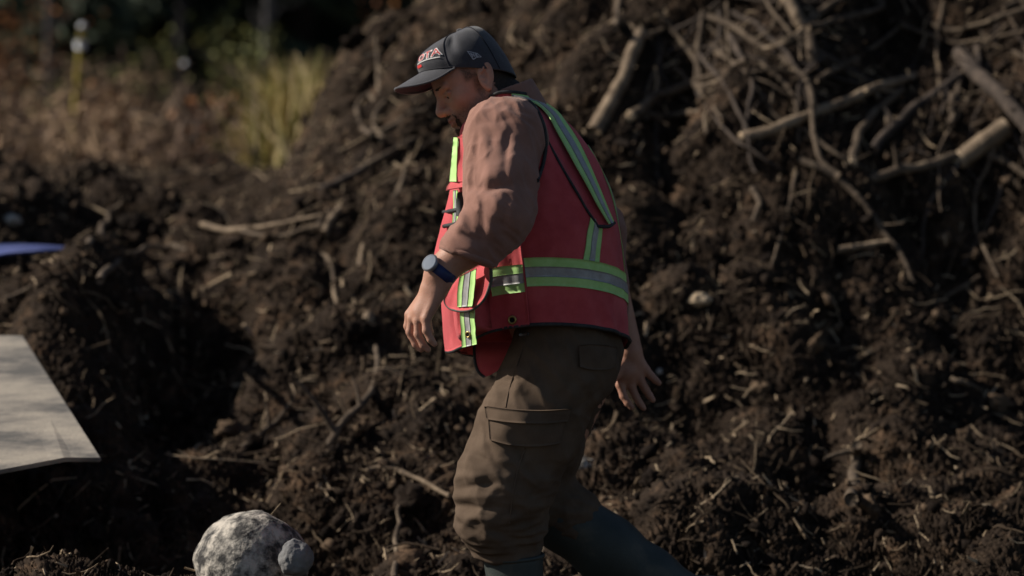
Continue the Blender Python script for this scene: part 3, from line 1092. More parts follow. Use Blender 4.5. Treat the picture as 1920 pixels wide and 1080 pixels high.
# flap outline in photograph pixels, laid over the pocket
OUT = [(836, 535), (832, 558), (838, 574), (856, 582), (880, 581), (900, 568), (914, 545), (920, 515), (917, 492)]
OUT2 = [(838, 534), (850, 526), (862, 518), (874, 511), (884, 505), (893, 500), (901, 496), (910, 492), (917, 489)]
nfl = 60


def flat_pt(u, v, off):
    return VEST(*tp(u, v, off), off)


def off_line(pts, off, n=nfl):
    P = catmull(np.array(pts, float), n)
    fo = off if callable(off) else (lambda u: off)
    return smooth_line(np.array([flat_pt(u, v, fo(u)) for u, v in P]), 2)


def flap_off(u):
    return .036 + .056 * min(max((u - 836) / 84, 0), 1)


LO, UP = off_line(OUT, lambda u: flap_off(u) + .020), off_line(OUT2, lambda u: flap_off(u) * .8)
s_ = np.linspace(0, 1, 14)[None, :, None]
Gf = UP[:, None] * (1 - s_) + LO[:, None] * s_
bul = np.sin(np.linspace(0, math.pi, 14))[None, :, None] * np.sin(np.linspace(0, math.pi, nfl))[:, None, None] * .008
nrm = np.array((-.55, -.8, .25)); nrm /= np.linalg.norm(nrm)
Gf = Gf + bul * nrm
V_, F_ = close_sheet((Gf + nrm * .0012).reshape(-1, 3), (Gf - nrm * .0012).reshape(-1, 3), nfl, 14)
flap = wpart('pocket_flap', V_, F_, M['vest'], pocket)
V_, F_ = tube_vf(LO - nrm * .003, .0042, 8)
wpart('binding', V_, F_, M['piping_grey'], flap)


def cloth_strip(pxL, pxR, off, n=24, name='reflective_band', parent=None, frac=.36, nrm_off=.0):
    A = off_line(pxL, off, n); B = off_line(pxR, off, n)
    (v1, f1), nr_ = ribbon(A, B, 6)
    b = wpart(name, v1, f1, M['lime'], parent or vest)
    m = (1 - frac) / 2
    (v1, f1), _ = ribbon(A * (1 - m) + B * m + nr_ * .0016, A * m + B * (1 - m) + nr_ * .0016, 4)
    if frac > .2: wpart('silver_stripe', v1, f1, M['silver'], b)
    return b


cloth_strip([(862, 518), (858, 545), (857, 576)], [(893, 503), (890, 540), (886, 574)], lambda u: flap_off(u) + .026, parent=flap)
cloth_strip([(862, 585), (864, 620), (866, 652)], [(889, 578), (891, 615), (894, 646)], lambda u: .030 + .045 * (u - 842) / 78 + .014, parent=pocket)
cloth_strip([(860, 497), (862, 510), (865, 522)], [(884, 497), (887, 506), (893, 514)], .037, parent=vest)


def eyelet(p, n, r, parent):
    n = n / np.linalg.norm(n)
    a = np.cross(n, (0, 0, 1.)); a /= np.linalg.norm(a); b = np.cross(n, a)
    t = np.linspace(0, 2 * math.pi, 24, endpoint=False)
    ring = p + r * (np.cos(t)[:, None] * a + np.sin(t)[:, None] * b)
    V1, F1 = tube_vf(ring, r * .32, 8, closed=True)
    e = wpart('eyelet', V1, F1, M['brass'], parent)
    V2 = np.vstack([p + n * .0004, p + r * .85 * (np.cos(t)[:, None] * a + np.sin(t)[:, None] * b) + n * .0002])
    F2 = np.array([[0, 1 + k, 1 + (k + 1) % 24] for k in range(24)])
    wpart('eyelet_hole', V2, F2, M['hole'], e)


eyelet(flat_pt(877, 628, .0685), np.array((-.6, -.8, .1)), .0065, pocket)
eyelet(flat_pt(961, 600, .008), np.array((-.2, -1, .05)), .0085, front)

# ---- upper front: bright strip ending in a flared flap, radio loops below it
cloth_strip([(851, 258), (847, 300), (843, 340)], [(859, 258), (857, 300), (856, 340)], .024, n=30, frac=.15, parent=front)
(V_, F_), _ = ribbon(off_line([(858, 256), (857, 300), (856, 340)], .022, 30), off_line([(870, 256), (869, 300), (868, 340)], .018, 30))
wpart('chest_strap', V_, F_, M['vest'], front)
A = np.array([flat_pt(849, 325, .012), flat_pt(845, 340, .020), flat_pt(838, 350, .040), flat_pt(836, 356, .052)])
B = np.array([flat_pt(868, 322, .010), flat_pt(869, 336, .014), flat_pt(870, 346, .02), flat_pt(868, 351, .026)])
(V_, F_), _ = ribbon(catmull(A, 16), catmull(B, 16), 8)
wpart('chest_flap', V_, F_, M['vest'], front)
for vv_ in (398, 424):
    P_ = np.array([flat_pt(u, vv_ - (u - 830) * .18, .012) for u in np.linspace(832, 872, 14)])
    V_, F_ = tube_vf(smooth_line(P_), .0052, 6)
    wpart('radio_loop', V_, F_, M['piping'], front)
cloth_strip([(850, 356), (850, 390), (847, 430)], [(858, 356), (860, 390), (857, 430)], .010, n=20, parent=front)
V_, F_ = tube_vf(np.array([flat_pt(u, v, .016) for u, v in ((866, 362), (866, 385), (864, 405))]), (.012, .014, .011), 8)
wpart('radio_pouch', V_, F_, M['piping'], front)

# ---- lower corner of the far front panel hanging below the hem
A = np.array(pline((889, 640, .02), (889, 662, .0), (891, 682, -.01), (897, 698, -.015), (908, 708, -.018)))
B = np.array(pline((990, 640, -.02), (972, 655, -.03), (955, 674, -.03), (938, 692, -.03), (920, 704, -.02)))
(V_, F_), _ = ribbon(catmull(A, 20), catmull(B, 20), 8)
tail = wpart('front_corner', V_, F_, M['vest'], vest)
V_, F_ = tube_vf(catmull(A, 20), .0042, 6)
wpart('binding', V_, F_, M['piping'], tail)
# ---- shirt sleeves, collar
def displaced(V, F, fn):
    N = normals_of(V, F)
    return V + N * fn(V)[:, None]


def ridge(n, p=1.6):
    return (1 - np.abs(n) * 2).clip(0, 1) ** p


def creases(V, F, segs):
    """hand-placed folds: (x0, y0, x1, y1, width, height in mm) in photograph pixels, on the side towards -Y"""
    N = normals_of(V, F)
    u = 960 + V[:, 0] / (8 + V[:, 1]) * FPX; v = 150 + (1.75 - V[:, 2]) / (8 + V[:, 1]) * FPX
    d = np.zeros(len(V))
    for x0, y0, x1, y1, w_, h in segs:
        L2 = (x1 - x0) ** 2 + (y1 - y0) ** 2
        t = ((u - x0) * (x1 - x0) + (v - y0) * (y1 - y0)) / L2
        tc_ = np.clip(t, 0, 1)
        wob = 5 * noise3(u * .03, v * .03, 1.1, 62)
        q = (u - x0 - tc_ * (x1 - x0)) ** 2 + (v - y0 - tc_ * (y1 - y0) + wob) ** 2
        taper_ = .45 + .55 * np.sin(np.pi * np.clip(tc_ * .8 + .1, 0, 1))
        d += h * .0006 * np.exp(-q / (w_ * 1.1) ** 2) * taper_
    return V + N * (d * np.clip(.35 - N[:, 1] * 1.2, 0, 1))[:, None]


g = .0042
s = SDF(np.arange(-.20, .16, g), np.arange(-.46, -.02, g), np.arange(1.20, 1.78, g))
s.ball(W(950, 256, -.165), .100, .02)
s.cone(W(944, 262, -.18), W(938, 350, -.27), .095, .084, .03)
s.cone(W(938, 350, -.27), W(934, 402, -.325), .084, .074, .03)
s.cone(W(934, 402, -.325), W(880, 472, -.35), .073, .063, .03)
s.cone(W(966, 398, -.30), W(902, 470, -.34), .036, .042, .05)
s.cone(W(880, 472, -.35), W(862, 500, -.352), .066, .064, .02)
s.plane(W(874, 484, -.35), (-.34, -.1, -.94))
V_, F_ = s.mesh()
Pe = W(940, 402, -.325)


def sl_fold(V):
    x, y, z = V.T
    de = np.sqrt(((V - W(915, 415, -.34)) ** 2).sum(1))
    upper = sstep(Pe[2] - .02, Pe[2] + .10, z)
    q = z * .35 + x
    long_ = ridge(noise3(q * 14, y * 13, z * 2.6, 41)) * .006 + ridge(noise3(q * 34, y * 30, z * 6, 42)) * .0030
    a = (x * -.72 - z * .69); b = (x * -.69 + z * .72)
    comp = ridge(noise3(a * 18, b * 6 + y * 4, y * 5, 43), 1.3) * .006 + ridge(noise3(a * 46, b * 15, y * 13, 44)) * .004
    big = .005 * noise3(x * 7, y * 7, z * 6, 45)
    return long_ * upper + comp * (1 - upper) + big - .006


V_ = displaced(V_, F_, sl_fold)
V_ = creases(V_, F_, [(884, 245, 880, 330, 9, 6), (906, 240, 916, 328, 10, 7), (936, 245, 932, 330, 10, 6), (966, 260, 962, 350, 11, 5),
                      (894, 262, 889, 342, 6, -8), (922, 262, 902, 342, 6, -7), (952, 250, 946, 340, 6, -6), (880, 353, 958, 346, 8, -15),
                      (900, 334, 958, 322, 12, 9), (880, 370, 856, 442, 10, 9), (902, 366, 906, 432, 8, -9), (930, 380, 914, 452, 10, 6),
                      (950, 372, 940, 440, 7, -6), (966, 370, 958, 430, 9, 5), (868, 438, 926, 458, 6, -9), (864, 452, 900, 472, 6, 5),
                      (952, 194, 996, 214, 4, -7), (962, 206, 1002, 238, 4, -6), (950, 206, 990, 236, 5, 5), (985, 250, 1008, 330, 8, 5), (976, 262, 990, 350, 6, -5),
                      (885, 215, 930, 205, 8, 3), (900, 232, 960, 222, 6, -3), (885, 400, 900, 425, 6, 7)])
V_ = relax(V_, F_, 1, .3)
sleeveV, sleeveF = V_, F_
sleeve = wpart('shirt_sleeve', V_, F_, M['shirt'])
# cuff roll
c_ = W(875, 483, -.35)
ax_ = np.array((-.34, -.1, -.94)); ax_ /= np.linalg.norm(ax_)
e1 = np.cross(ax_, (0, 1, 0)); e1 /= np.linalg.norm(e1); e2 = np.cross(ax_, e1)
t_ = np.linspace(0, 2 * math.pi, 48, endpoint=False)
rr_ = .0625 + .004 * noise3(np.cos(t_) * 2, np.sin(t_) * 2, 3.0, 6)
ring = c_ + rr_[:, None] * (np.cos(t_)[:, None] * e1 + np.sin(t_)[:, None] * e2) - ax_ * .004
V_, F_ = tube_vf(ring, .0085, 8, closed=True)
wpart('cuff', V_, F_, M['shirt'], sleeve)

s = SDF(np.arange(-.10, .42, .006), np.arange(.04, .40, .006), np.arange(1.05, 1.78, .006))
s.ball(W(975, 272, .15), .088, .02)
s.chain(pline((985, 275, .17), (1112, 430, .26), (1142, 598, .255)), (.085, .074, .056), .03)
s.plane(W(1143, 604, .255), (.1, 0, -.99))
V_, F_ = s.mesh()
V_ = displaced(V_, F_, lambda V: ridge(noise3(V[:, 0] * 14, V[:, 1] * 14, V[:, 2] * 14, 47)) * .009 - .004)
wpart('shirt_sleeve', V_, F_, M['shirt'])

s = SDF(np.arange(-.10, .14, .004), np.arange(-.14, .14, .004), np.arange(1.60, 1.80, .004))
s.cone(W(951, 172, 0), W(972, 215, 0), .070, .075, .02)
s.cone(W(950, 172, 0), W(943, 140, 0), .063, .063, .004, 'sub')
s.plane(W(950, 163, 0), (-.36, 0, 1))
V_, F_ = s.mesh()
wpart('shirt_collar', V_, F_, M['shirt'])

# armhole binding: where the sleeve meets the vest
P_ = pline((958, 181, -.20), (985, 187, -.215), (1006, 203, -.222), (1021, 232, -.235), (1026, 268, -.245), (1021, 305, -.25), (1010, 338, -.25))
slb = bvh_of(sleeveV, sleeveF)
vsb = bvh_of(Vo, Fo)
pts = []
for u, v in catmull(np.array([(962, 181), (985, 186), (1004, 201), (1018, 230), (1024, 268), (1019, 305), (1008, 338)], float), 40):
    h1, n1 = ray_px(vsb, u, v)
    h2, n2 = ray_px(slb, u, v)
    c = [h for h in (h1, h2) if h is not None]
    if c: pts.append(min(c, key=lambda h: h[1]) + np.array((0, -.002, 0)))
V_, F_ = tube_vf(smooth_line(np.array(pts), 5), .0048, 8)
wpart('armhole_binding', V_, F_, M['piping'], vest)

# ---- trousers
g = .0048
s = SDF(np.arange(-.20, .36, g), np.arange(-.30, .34, g), np.arange(.50, 1.24, g))
s.ell(W(1068, 635, .0), (.122, .180, .16), k=.03)
s.ell(W(1045, 612, .0), (.105, .18, .15), k=.03)
s.ball(W(1090, 672, -.075), .094, .04)
s.ball(W(1096, 672, .085), .090, .04)
s.cone(W(1050, 690, -.085), W(995, 800, -.095), .128, .122, .03)
s.cone(W(995, 800, -.095), W(950, 905, -.10), .122, .114, .03)
s.cone(W(950, 905, -.10), W(940, 975, -.10), .114, .100, .04)
s.cone(W(940, 975, -.10), W(955, 1030, -.10), .098, .070, .03)
s.cone(W(1066, 690, .09), W(992, 925, .12), .110, .090, .03)
s.cone(W(992, 925, .12), W(1070, 975, .125), .092, .080, .03)
s.plane(W(955, 1040, 0), (0, 0, -1))
V_, F_ = s.mesh()


def tr_fold(V):
    x, y, z = V.T
    v = 150 + (1.75 - z) * 760
    kn = sstep(800, 900, v)
    gath = sstep(930, 990, v)
    zz = z + .25 * x
    hor = ridge(noise3(x * 5, y * 5, zz * 13 + 2 * noise3(x * 7, y * 7, z * 5, 57), 51), 1.4) * .006 + ridge(noise3(x * 8, y * 8, zz * 24, 52)) * .004
    lon = ridge(noise3((x + z * .42) * 15, y * 13, z * 2.6, 53)) * .009
    dia = ridge(noise3((x * .8 + z * .6) * 13, y * 6, (z * .8 - x * .6) * 5, 54)) * .012
    fa = np.abs(noise3((x * .6 + z * .8) * 9, y * 5, (z * .6 - x * .8) * 3.2, 58)) * 2.2
    fb = np.abs(noise3((x * .35 - z * .94) * 12, y * 6, (z * .35 + x * .94) * 4.0, 59)) * 2.2
    sharp = (fa.clip(0, 1) ** .7 * .004 + fb.clip(0, 1) ** .7 * .004 * kn)
    tight = ridge(noise3(x * 12, y * 12, z * 38, 55), 1.2) * .010
    return lon * (1 - kn) * .7 + dia * .6 + hor * (.35 + .65 * kn) + tight * gath + sharp - .010


V_ = displaced(V_, F_, tr_fold)
V_ = creases(V_, F_, [(895, 700, 980, 690, 6, 5), (892, 718, 990, 712, 5, -7), (888, 738, 985, 732, 6, 6), (884, 758, 920, 764, 5, -7), (1000, 650, 960, 690, 7, -5),
                      (1005, 680, 960, 745, 6, 5), (1090, 700, 1050, 745, 8, -6), (1120, 700, 1060, 760, 9, 5), (1130, 730, 1080, 770, 6, -6),
                      (905, 800, 926, 862, 6, -9), (888, 798, 878, 862, 9, 7), (926, 832, 958, 884, 11, 8), (868, 850, 908, 862, 5, -8), (862, 872, 930, 884, 7, 6),
                      (850, 900, 932, 890, 7, 7), (848, 918, 942, 910, 5, -9), (846, 936, 952, 934, 7, 8), (848, 953, 935, 957, 5, -10), (930, 990, 992, 960, 7, 10),
                      (852, 972, 930, 982, 7, 7), (890, 998, 965, 1006, 5, -8), (960, 880, 1010, 935, 8, -7), (985, 860, 1030, 920, 10, 6), (980, 940, 1030, 925, 6, -6),
                      (1000, 960, 1040, 940, 7, 6), (965, 835, 1000, 900, 6, -5), (900, 1012, 985, 1020, 5, 6)])
trV, trF = relax(V_, F_, 1, .25), F_
trousers = wpart('trousers', trV, trF, M['trousers'])
trb = bvh_of(trV, trF)


def drape(poly_top, poly_bot, off, n=28, m=12, th=.003, bvh=None):
    A = catmull(np.array(poly_top, float), n); B = catmull(np.array(poly_bot, float), n)
    O = np.zeros((n, m, 3))
    for i in range(n):
        for j in range(m):
            u, v = A[i] * (1 - j / (m - 1)) + B[i] * (j / (m - 1))
            h, nr_ = ray_px(bvh or trb, u, v)
            O[i, j] = (h + np.array((0, -off, 0))) if h is not None else np.nan
    for i in range(n):
        for j in range(m):
            if np.isnan(O[i, j, 0]):
                ok = np.argwhere(~np.isnan(O[:, :, 0])); k = ok[np.argmin(((ok - (i, j)) ** 2).sum(1))]
                O[i, j] = O[k[0], k[1]]
    for _ in range(3):
        O[1:-1, 1:-1] = .5 * O[1:-1, 1:-1] + .125 * (O[:-2, 1:-1] + O[2:, 1:-1] + O[1:-1, :-2] + O[1:-1, 2:])
    return close_sheet(O.reshape(-1, 3), (O + np.array((0, off + .004, 0))).reshape(-1, 3), n, m)


V_, F_ = drape([(914, 772), (960, 778), (1020, 780), (1066, 776)], [(918, 826), (960, 836), (1010, 838), (1052, 832)], .012)
cp = wpart('cargo_pocket', V_, F_, M['trousers'], trousers)
V_, F_ = drape([(908, 762), (960, 768), (1020, 770), (1072, 766)], [(912, 786), (960, 792), (1020, 794), (1066, 790)], .021, m=6)
wpart('pocket_flap', V_, F_, M['trousers'], cp)
V_, F_ = drape([(1086, 648), (1110, 646), (1140, 648), (1158, 652)], [(1088, 688), (1110, 693), (1138, 693), (1154, 688)], .010)
wpart('back_pocket', V_, F_, M['trousers'], trousers)
# side seam
pts = [ray_px(trb, u, v)[0] for u, v in catmull(np.array([(985, 640), (968, 690), (955, 730), (948, 765)], float), 24)]
V_, F_ = tube_vf(smooth_line(np.array([p for p in pts if p is not None]) + np.array((0, -.0005, 0))), .0022, 6)
wpart('seam', V_, F_, M['trousers'], trousers)
pts = [ray_px(trb, u, v)[0] for u, v in catmull(np.array([(985, 842), (972, 880), (962, 930), (955, 985)], float), 24)]
V_, F_ = tube_vf(smooth_line(np.array([p for p in pts if p is not None]) + np.array((0, -.0005, 0))), .0022, 6)
wpart('seam', V_, F_, M['trousers'], trousers)
# belt end glinting under the hem
pts = [ray_px(trb, u, v)[0] for u, v in ((975, 628), (982, 627), (990, 626))]
if all(p is not None for p in pts):
    V_, F_ = tube_vf(np.array(pts) + np.array((0, -.004, 0)), .004, 8)
    wpart('belt_buckle', V_, F_, M['steel'], trousers)

# ---- rubber boots
g = .006


def boot(chain, rads, foot, cut_p, cut_n, box):
    s = SDF(np.arange(box[0], box[1], g), np.arange(box[2], box[3], g), np.arange(box[4], box[5], g))
    s.chain(chain, rads, .03)
    s.cone(foot[0], foot[1], .050, .046, .03)
    s.cone(foot[0], foot[1], .046, .050, .03)
    s.plane(cut_p, cut_n)
    n = np.asarray(cut_n, float); n /= np.linalg.norm(n)
    s.cone(np.asarray(cut_p) + n * .02, np.asarray(cut_p) - n * .05, rads[0] - .014, rads[0] - .016, .003, 'sub')
    V, F = s.mesh()
    V = displaced(V, F, lambda V: .004 * noise3(V[:, 0] * 11, V[:, 1] * 11, V[:, 2] * 11, 61))
    return V, F


V_, F_ = boot(pline((962, 1030, -.10), (968, 1160, -.10), (966, 1285, -.10)), (.075, .066, .055),
              (W(985, 1318, -.10), W(835, 1322, -.12)), W(962, 1048, -.10), (-.06, 0, 1), (-.30, .16, -.24, .04, .10, .66))
b1 = wpart('rubber_boot', V_, F_, M['rubber'])
t_ = np.linspace(0, 2 * math.pi, 40, endpoint=False)
c_ = W(962, 1049, -.10)
V_, F_ = tube_vf(c_ + .0735 * np.stack([np.cos(t_), np.sin(t_), .06 * np.cos(t_)], 1), .0055, 8, closed=True)
wpart('boot_rim', V_, F_, M['rubber'], b1)
for q in (0.0,):
    P_ = np.array(pline((1008, 1346, -.10), (930, 1350, -.11), (815, 1348, -.12)))
    V_, F_ = tube_vf(catmull(P_, 16), (.045,) * 16, 12)
    V_[:, 2] = V_[:, 2].mean() + (V_[:, 2] - V_[:, 2].mean()) * .35
    wpart('sole', V_, F_, M['piping'], b1)
ax_ = W(1180, 1050, .13) - W(1025, 955, .12); ax_ /= np.linalg.norm(ax_)
V_, F_ = boot(pline((1020, 950, .12), (1140, 1035, .13), (1220, 1085, .135), (1300, 1130, .14)), (.086, .082, .070, .056),
              (W(1338, 1128, .14), W(1306, 1215, .14)), W(1040, 964, .12), -ax_, (.0, .62, .0, .30, .25, .86))
b2 = wpart('rubber_boot', V_, F_, M['rubber'])
P_ = np.array(pline((1366, 1118, .14), (1352, 1170, .14), (1330, 1228, .14)))
V_, F_ = tube_vf(catmull(P_, 16), .04, 12)
wpart('sole', V_, F_, M['piping'], b2)

# ---- watch
a0, a1 = W(838, 494, -.358), W(816, 522, -.360)
ax_ = (a1 - a0) / np.linalg.norm(a1 - a0)
ctr = W(827, 509, -.360)
e1 = np.cross(ax_, (0, 0, 1.)); e1 /= np.linalg.norm(e1); e2 = np.cross(ax_, e1)
t_ = np.linspace(0, 2 * math.pi, 60, endpoint=False)
rad = .0375
prof = [(-.0125, .000), (-.0125, .003), (.0125, .003), (.0125, .000)]
rings = np.stack([ctr + ax_ * p[0] + (rad + p[1]) * (np.cos(t_)[:, None] * e1 + np.sin(t_)[:, None] * e2) for p in prof])
V_ = rings.reshape(-1, 3)
F_ = grid_faces(4, 60, closed_u=True, closed_v=True)
watch = tag(wpart('wristwatch', V_, F_, M['strap']))
dn_ = np.array((-.62, -.62, .30)); dn_ -= ax_ * (dn_ @ ax_); dn_ /= np.linalg.norm(dn_)
dc = ctr + dn_ * (rad + .002)
s1 = np.cross(dn_, ax_)
pr = [(0.0, .0205), (.006, .0225), (.009, .0215), (.0105, .0185)]
rings = [dc + dn_ * h + r_ * (np.cos(t_)[:, None] * ax_ + np.sin(t_)[:, None] * s1) for h, r_ in pr]
V_ = np.vstack(rings); F_ = grid_faces(4, 60, closed_v=True)
wpart('watch_case', V_, F_, M['steel'], watch)
V_ = np.vstack([dc + dn_ * .0112, dc + dn_ * .0102 + .0190 * (np.cos(t_)[:, None] * ax_ + np.sin(t_)[:, None] * s1)])
F_ = np.array([[0, 1 + k, 1 + (k + 1) % 60] for k in range(60)])
wpart('watch_dial', V_, F_, M['dial'], watch)
# ------------------------------------------------------------------ the churned ground and the heap of soil and roots
def base_z(d):
    return np.interp(d, (-50, 0, 5, 7.4, 8.0, 8.7, 9.4, 10.1, 10.9, 11.6, 13, 16, 24, 40, 400),
                     (-.2, -.1, .0, .06, .16, .36, .57, .80, 1.05, 1.19, 1.27, 1.25, 1.16, 1.2, 1.2))


def heap(x):
    return np.interp(x, (-1.0, -.78, -.62, -.5, -.2, .05, .5, 1.2, 2.2, 4, 7, 11), (0, .06, .34, .55, .74, .95, 1.45, 2.0, 2.5, 3.0, 2.6, 0))


# hollows (-) and banks (+): x, depth from the camera, radius across, radius along, height
BUMPS = [(-1.06, 10.25, .20, .34, -.50), (-1.40, 10.35, .22, .40, .26), (-1.02, 9.75, .16, .2, -.22), (-.66, 10.2, .2, .3, .06),
         (-.60, 8.95, .35, .26, -.20), (-1.15, 8.9, .5, .3, -.30), (-.18, 9.35, .22, .28, .05),
         (.55, 8.85, .34, .20, .17), (.95, 8.75, .30, .17, .04), (1.28, 8.75, .26, .2, .13), (.95, 9.35, .20, .2, -.22), (.45, 8.45, .5, .22, -.14),
         (.55, 11.0, .16, .25, -.30), (.36, 11.0, .16, .3, .14), (.9, 10.4, .3, .3, -.16), (1.3, 11.2, .2, .3, -.22), (1.05, 11.3, .2, .3, .12),
         (-.05, 10.6, .24, .3, .08), (.25, 10.3, .3, .22, .08), (1.5, 10.3, .3, .3, -.2), (.8, 12.0, .3, .4, .14), (1.1, 12.1, .25, .4, -.28),
         (1.6, 12.4, .3, .5, -.3), (-1.75, 11.6, .3, .4, .1), (-1.55, 11.1, .2, .3, -.2), (-.35, 11.7, .3, .3, .05), (.0, 12.3, .2, .4, -.18),
         (-1.3, 12.7, .3, .4, -.16), (-1.10, 8.0, .42, .24, .33), (-.56, 8.04, .24, .22, .25), (-1.45, 10.2, .25, .3, .12)]


def height(x, d):
    """smooth lie of the land"""
    x = np.asarray(x, np.float32); d = np.asarray(d, np.float32)
    wob = .35 * noise3(x * .9, d * .9, 7.7, 70)
    z = base_z(d + wob * sstep(8.4, 10, d) * .6)
    rise = sstep(9.6, 13.2, d + .5 * noise3(x * .8, d * .6, 3.1, 71)) * (1 - sstep(17, 26, d))
    z = z + heap(x + .22 * noise3(x * 1.3, d * .8, 1.7, 72) - .02 * (d - 12)) * rise
    for bx, bd, rx, rd, h in BUMPS:
        z = z + h * np.exp(-((x - bx) / rx) ** 2 - ((d - bd) / rd) ** 2)
    near = sstep(7.9, 8.8, d) * (1 - .8 * sstep(11.8, 14, d) * (1 - sstep(-.9, -.2, x - .03 * (d - 12)))) * (1 - sstep(15, 24, d)) + .12
    near = near * (1 - .75 * np.exp(-(x / .75) ** 2 - ((d - 7.9) / .6) ** 2))
    z = z + near * (.16 * noise3(x * 1.5, d * 1.3, .2, 73) + .15 * noise3(x * 3.1, d * 2.6, 4.2, 74) + .085 * noise3(x * 6.5, d * 5.5, 8.2, 75))
    return z


def ridge_(n):
    return (1 - np.abs(n) * 2.6).clip(0, 1)


def clods(x, y, z, d):
    """lumps broken out of the soil: rounded cells with sharp creases between, several sizes"""
    q = x + .25 * noise3(x * 3, y * 3, z * 3, 80); r = y * .8 + z * .6 + .25 * noise3(x * 3, y * 3, z * 3, 81)
    out = 0
    for lam, amp, sd in ((.20, .060, 82), (.095, .046, 83), (.046, .027, 84), (.023, .012, 85)):
        jx = q + lam * .5 * noise3(x / lam, y / lam, z / lam, sd + 10)
        jr = r + lam * .5 * noise3(y / lam, z / lam, x / lam, sd + 20)
        wv = worley2(jx / lam, jr / lam, sd)
        m = .45 + .9 * np.clip(noise3(x / lam * .35, y / lam * .35, z / lam * .35, sd + 30) + .35, 0, 1)
        out = out + amp * m * (np.sqrt(np.clip(1 - wv ** 2 * .9, 0, 1)) - .55)
    fx, fy = x + .03 * noise3(x * 12, y * 12, z * 12, 88), r
    an = 3 * noise3(x * 4, y * 4, z * 4, 89)
    ca, sa = np.cos(an), np.sin(an)
    out = out + .016 * ridge_(noise3((fx * ca + fy * sa) * 9, (fy * ca - fx * sa) * 55, 0, 90)) + .010 * ridge_(noise3((fx * sa - fy * ca) * 14, (fx * ca + fy * sa) * 90, 3, 93))
    out = out + .010 * noise3(x * 60, y * 60, z * 60, 86) + .006 * noise3(x * 120, y * 120, z * 120, 87)
    return out


def terrain_grid():
    a = np.linspace(-.19, .19, 1250)
    g = .19 + np.cumsum(np.concatenate([np.geomspace(.0004, .0022, 70), np.full(150, .0022), np.geomspace(.003, .12, 36)]))
    s_ = np.concatenate([-g[::-1], a, g])
    d_ = np.concatenate([np.linspace(2.0, 7.3, 30)[:-1], np.linspace(7.3, 8.2, 150)[:-1], np.linspace(8.2, 13.8, 1120)[:-1], np.linspace(13.8, 17, 160)[:-1],
                         np.geomspace(17, 30, 140)[:-1], np.geomspace(30, 420, 70)])
    return s_, d_


s_, d_ = terrain_grid()
D2, S2 = np.meshgrid(d_, s_, indexing='ij')
X2 = (S2 * D2).astype(np.float32); D2 = D2.astype(np.float32)
Z2 = height(X2, D2).astype(np.float32)
P3 = np.stack([X2, D2 - 8, Z2], -1)
gx = np.gradient(P3, axis=1); gy = np.gradient(P3, axis=0)
N3 = np.cross(gx, gy); N3 /= np.linalg.norm(N3, axis=-1, keepdims=True) + 1e-9
N3[N3[..., 2] < 0] *= -1
fade = (np.maximum(sstep(7.5, 8.5, D2), np.exp(-((D2 - 8.0) / .35) ** 2 - ((X2 + 1.08) / .5) ** 2)) * (1 - sstep(14, 26, D2)) + .10) * (1 - sstep(.25, 1.2, np.abs(S2)) * .7)
core = (np.abs(S2) < .55) & (D2 > 7.0) & (D2 < 30)
cl = np.zeros_like(X2)
cl[core] = clods(X2[core], D2[core] - 8, Z2[core], D2[core])
T3 = P3 + N3 * (cl * fade)[..., None]
nr_, nc_ = X2.shape
TV = T3.reshape(-1, 3)
TF = grid_faces(nr_, nc_)
ground = tag(link('ground', mesh_np('ground', TV, TF[:, ::-1]), M['soil']), kind='structure')
# a lighter copy for aiming and resting things on
ri = np.unique(np.concatenate([np.arange(0, nr_, 3), [nr_ - 1]])); ci = np.unique(np.concatenate([np.arange(0, nc_, 3), [nc_ - 1]]))
L3 = T3[ri][:, ci]
GB = bvh_of(L3.reshape(-1, 3), grid_faces(len(ri), len(ci)))


def hit(u, v):
    """point of the ground seen at photograph pixel (u,v), with its normal"""
    p, n = ray_px(GB, u, v)
    if p is None: return None, None
    return p, (n if n[2] > 0 else -n)


def drop(x, y):
    h = GB.ray_cast(Vector((x, y, 30)), Vector((0, 0, -1)))
    return (np.array(h[0]), np.array(h[1])) if h[0] is not None else (np.array((x, y, float(height(x, y + 8)))), np.array((0, 0, 1.)))
# ------------------------------------------------------------------ loose soil, chips and root threads (past counting)
cellA = np.linalg.norm(np.cross(T3[1:, :-1] - T3[:-1, :-1], T3[:-1, 1:] - T3[:-1, :-1]), axis=-1)
okc = (np.abs(S2[:-1, :-1]) < .24) & (D2[:-1, :-1] > 7.0) & (D2[:-1, :-1] < 17)
wgt = np.where(okc, cellA * np.clip(1.4 - (D2[:-1, :-1] - 8) / 9, .35, 1), 0).ravel()
cdf = np.cumsum(wgt); cdf /= cdf[-1]


def scatter(n):
    k = np.searchsorted(cdf, RNG.random(n))
    r, c = np.unravel_index(k, cellA.shape)
    return T3[r, c] + (T3[r + 1, c + 1] - T3[r, c]) * RNG.random((n, 1)), N3[r, c]


def rot_rand(n):
    q = RNG.normal(size=(n, 4)); q /= np.linalg.norm(q, axis=1)[:, None]
    w_, x, y, z = q.T
    return np.stack([np.stack([1 - 2 * (y * y + z * z), 2 * (x * y - z * w_), 2 * (x * z + y * w_)], -1),
                     np.stack([2 * (x * y + z * w_), 1 - 2 * (x * x + z * z), 2 * (y * z - x * w_)], -1),
                     np.stack([2 * (x * z - y * w_), 2 * (y * z + x * w_), 1 - 2 * (x * x + y * y)], -1)], 1)


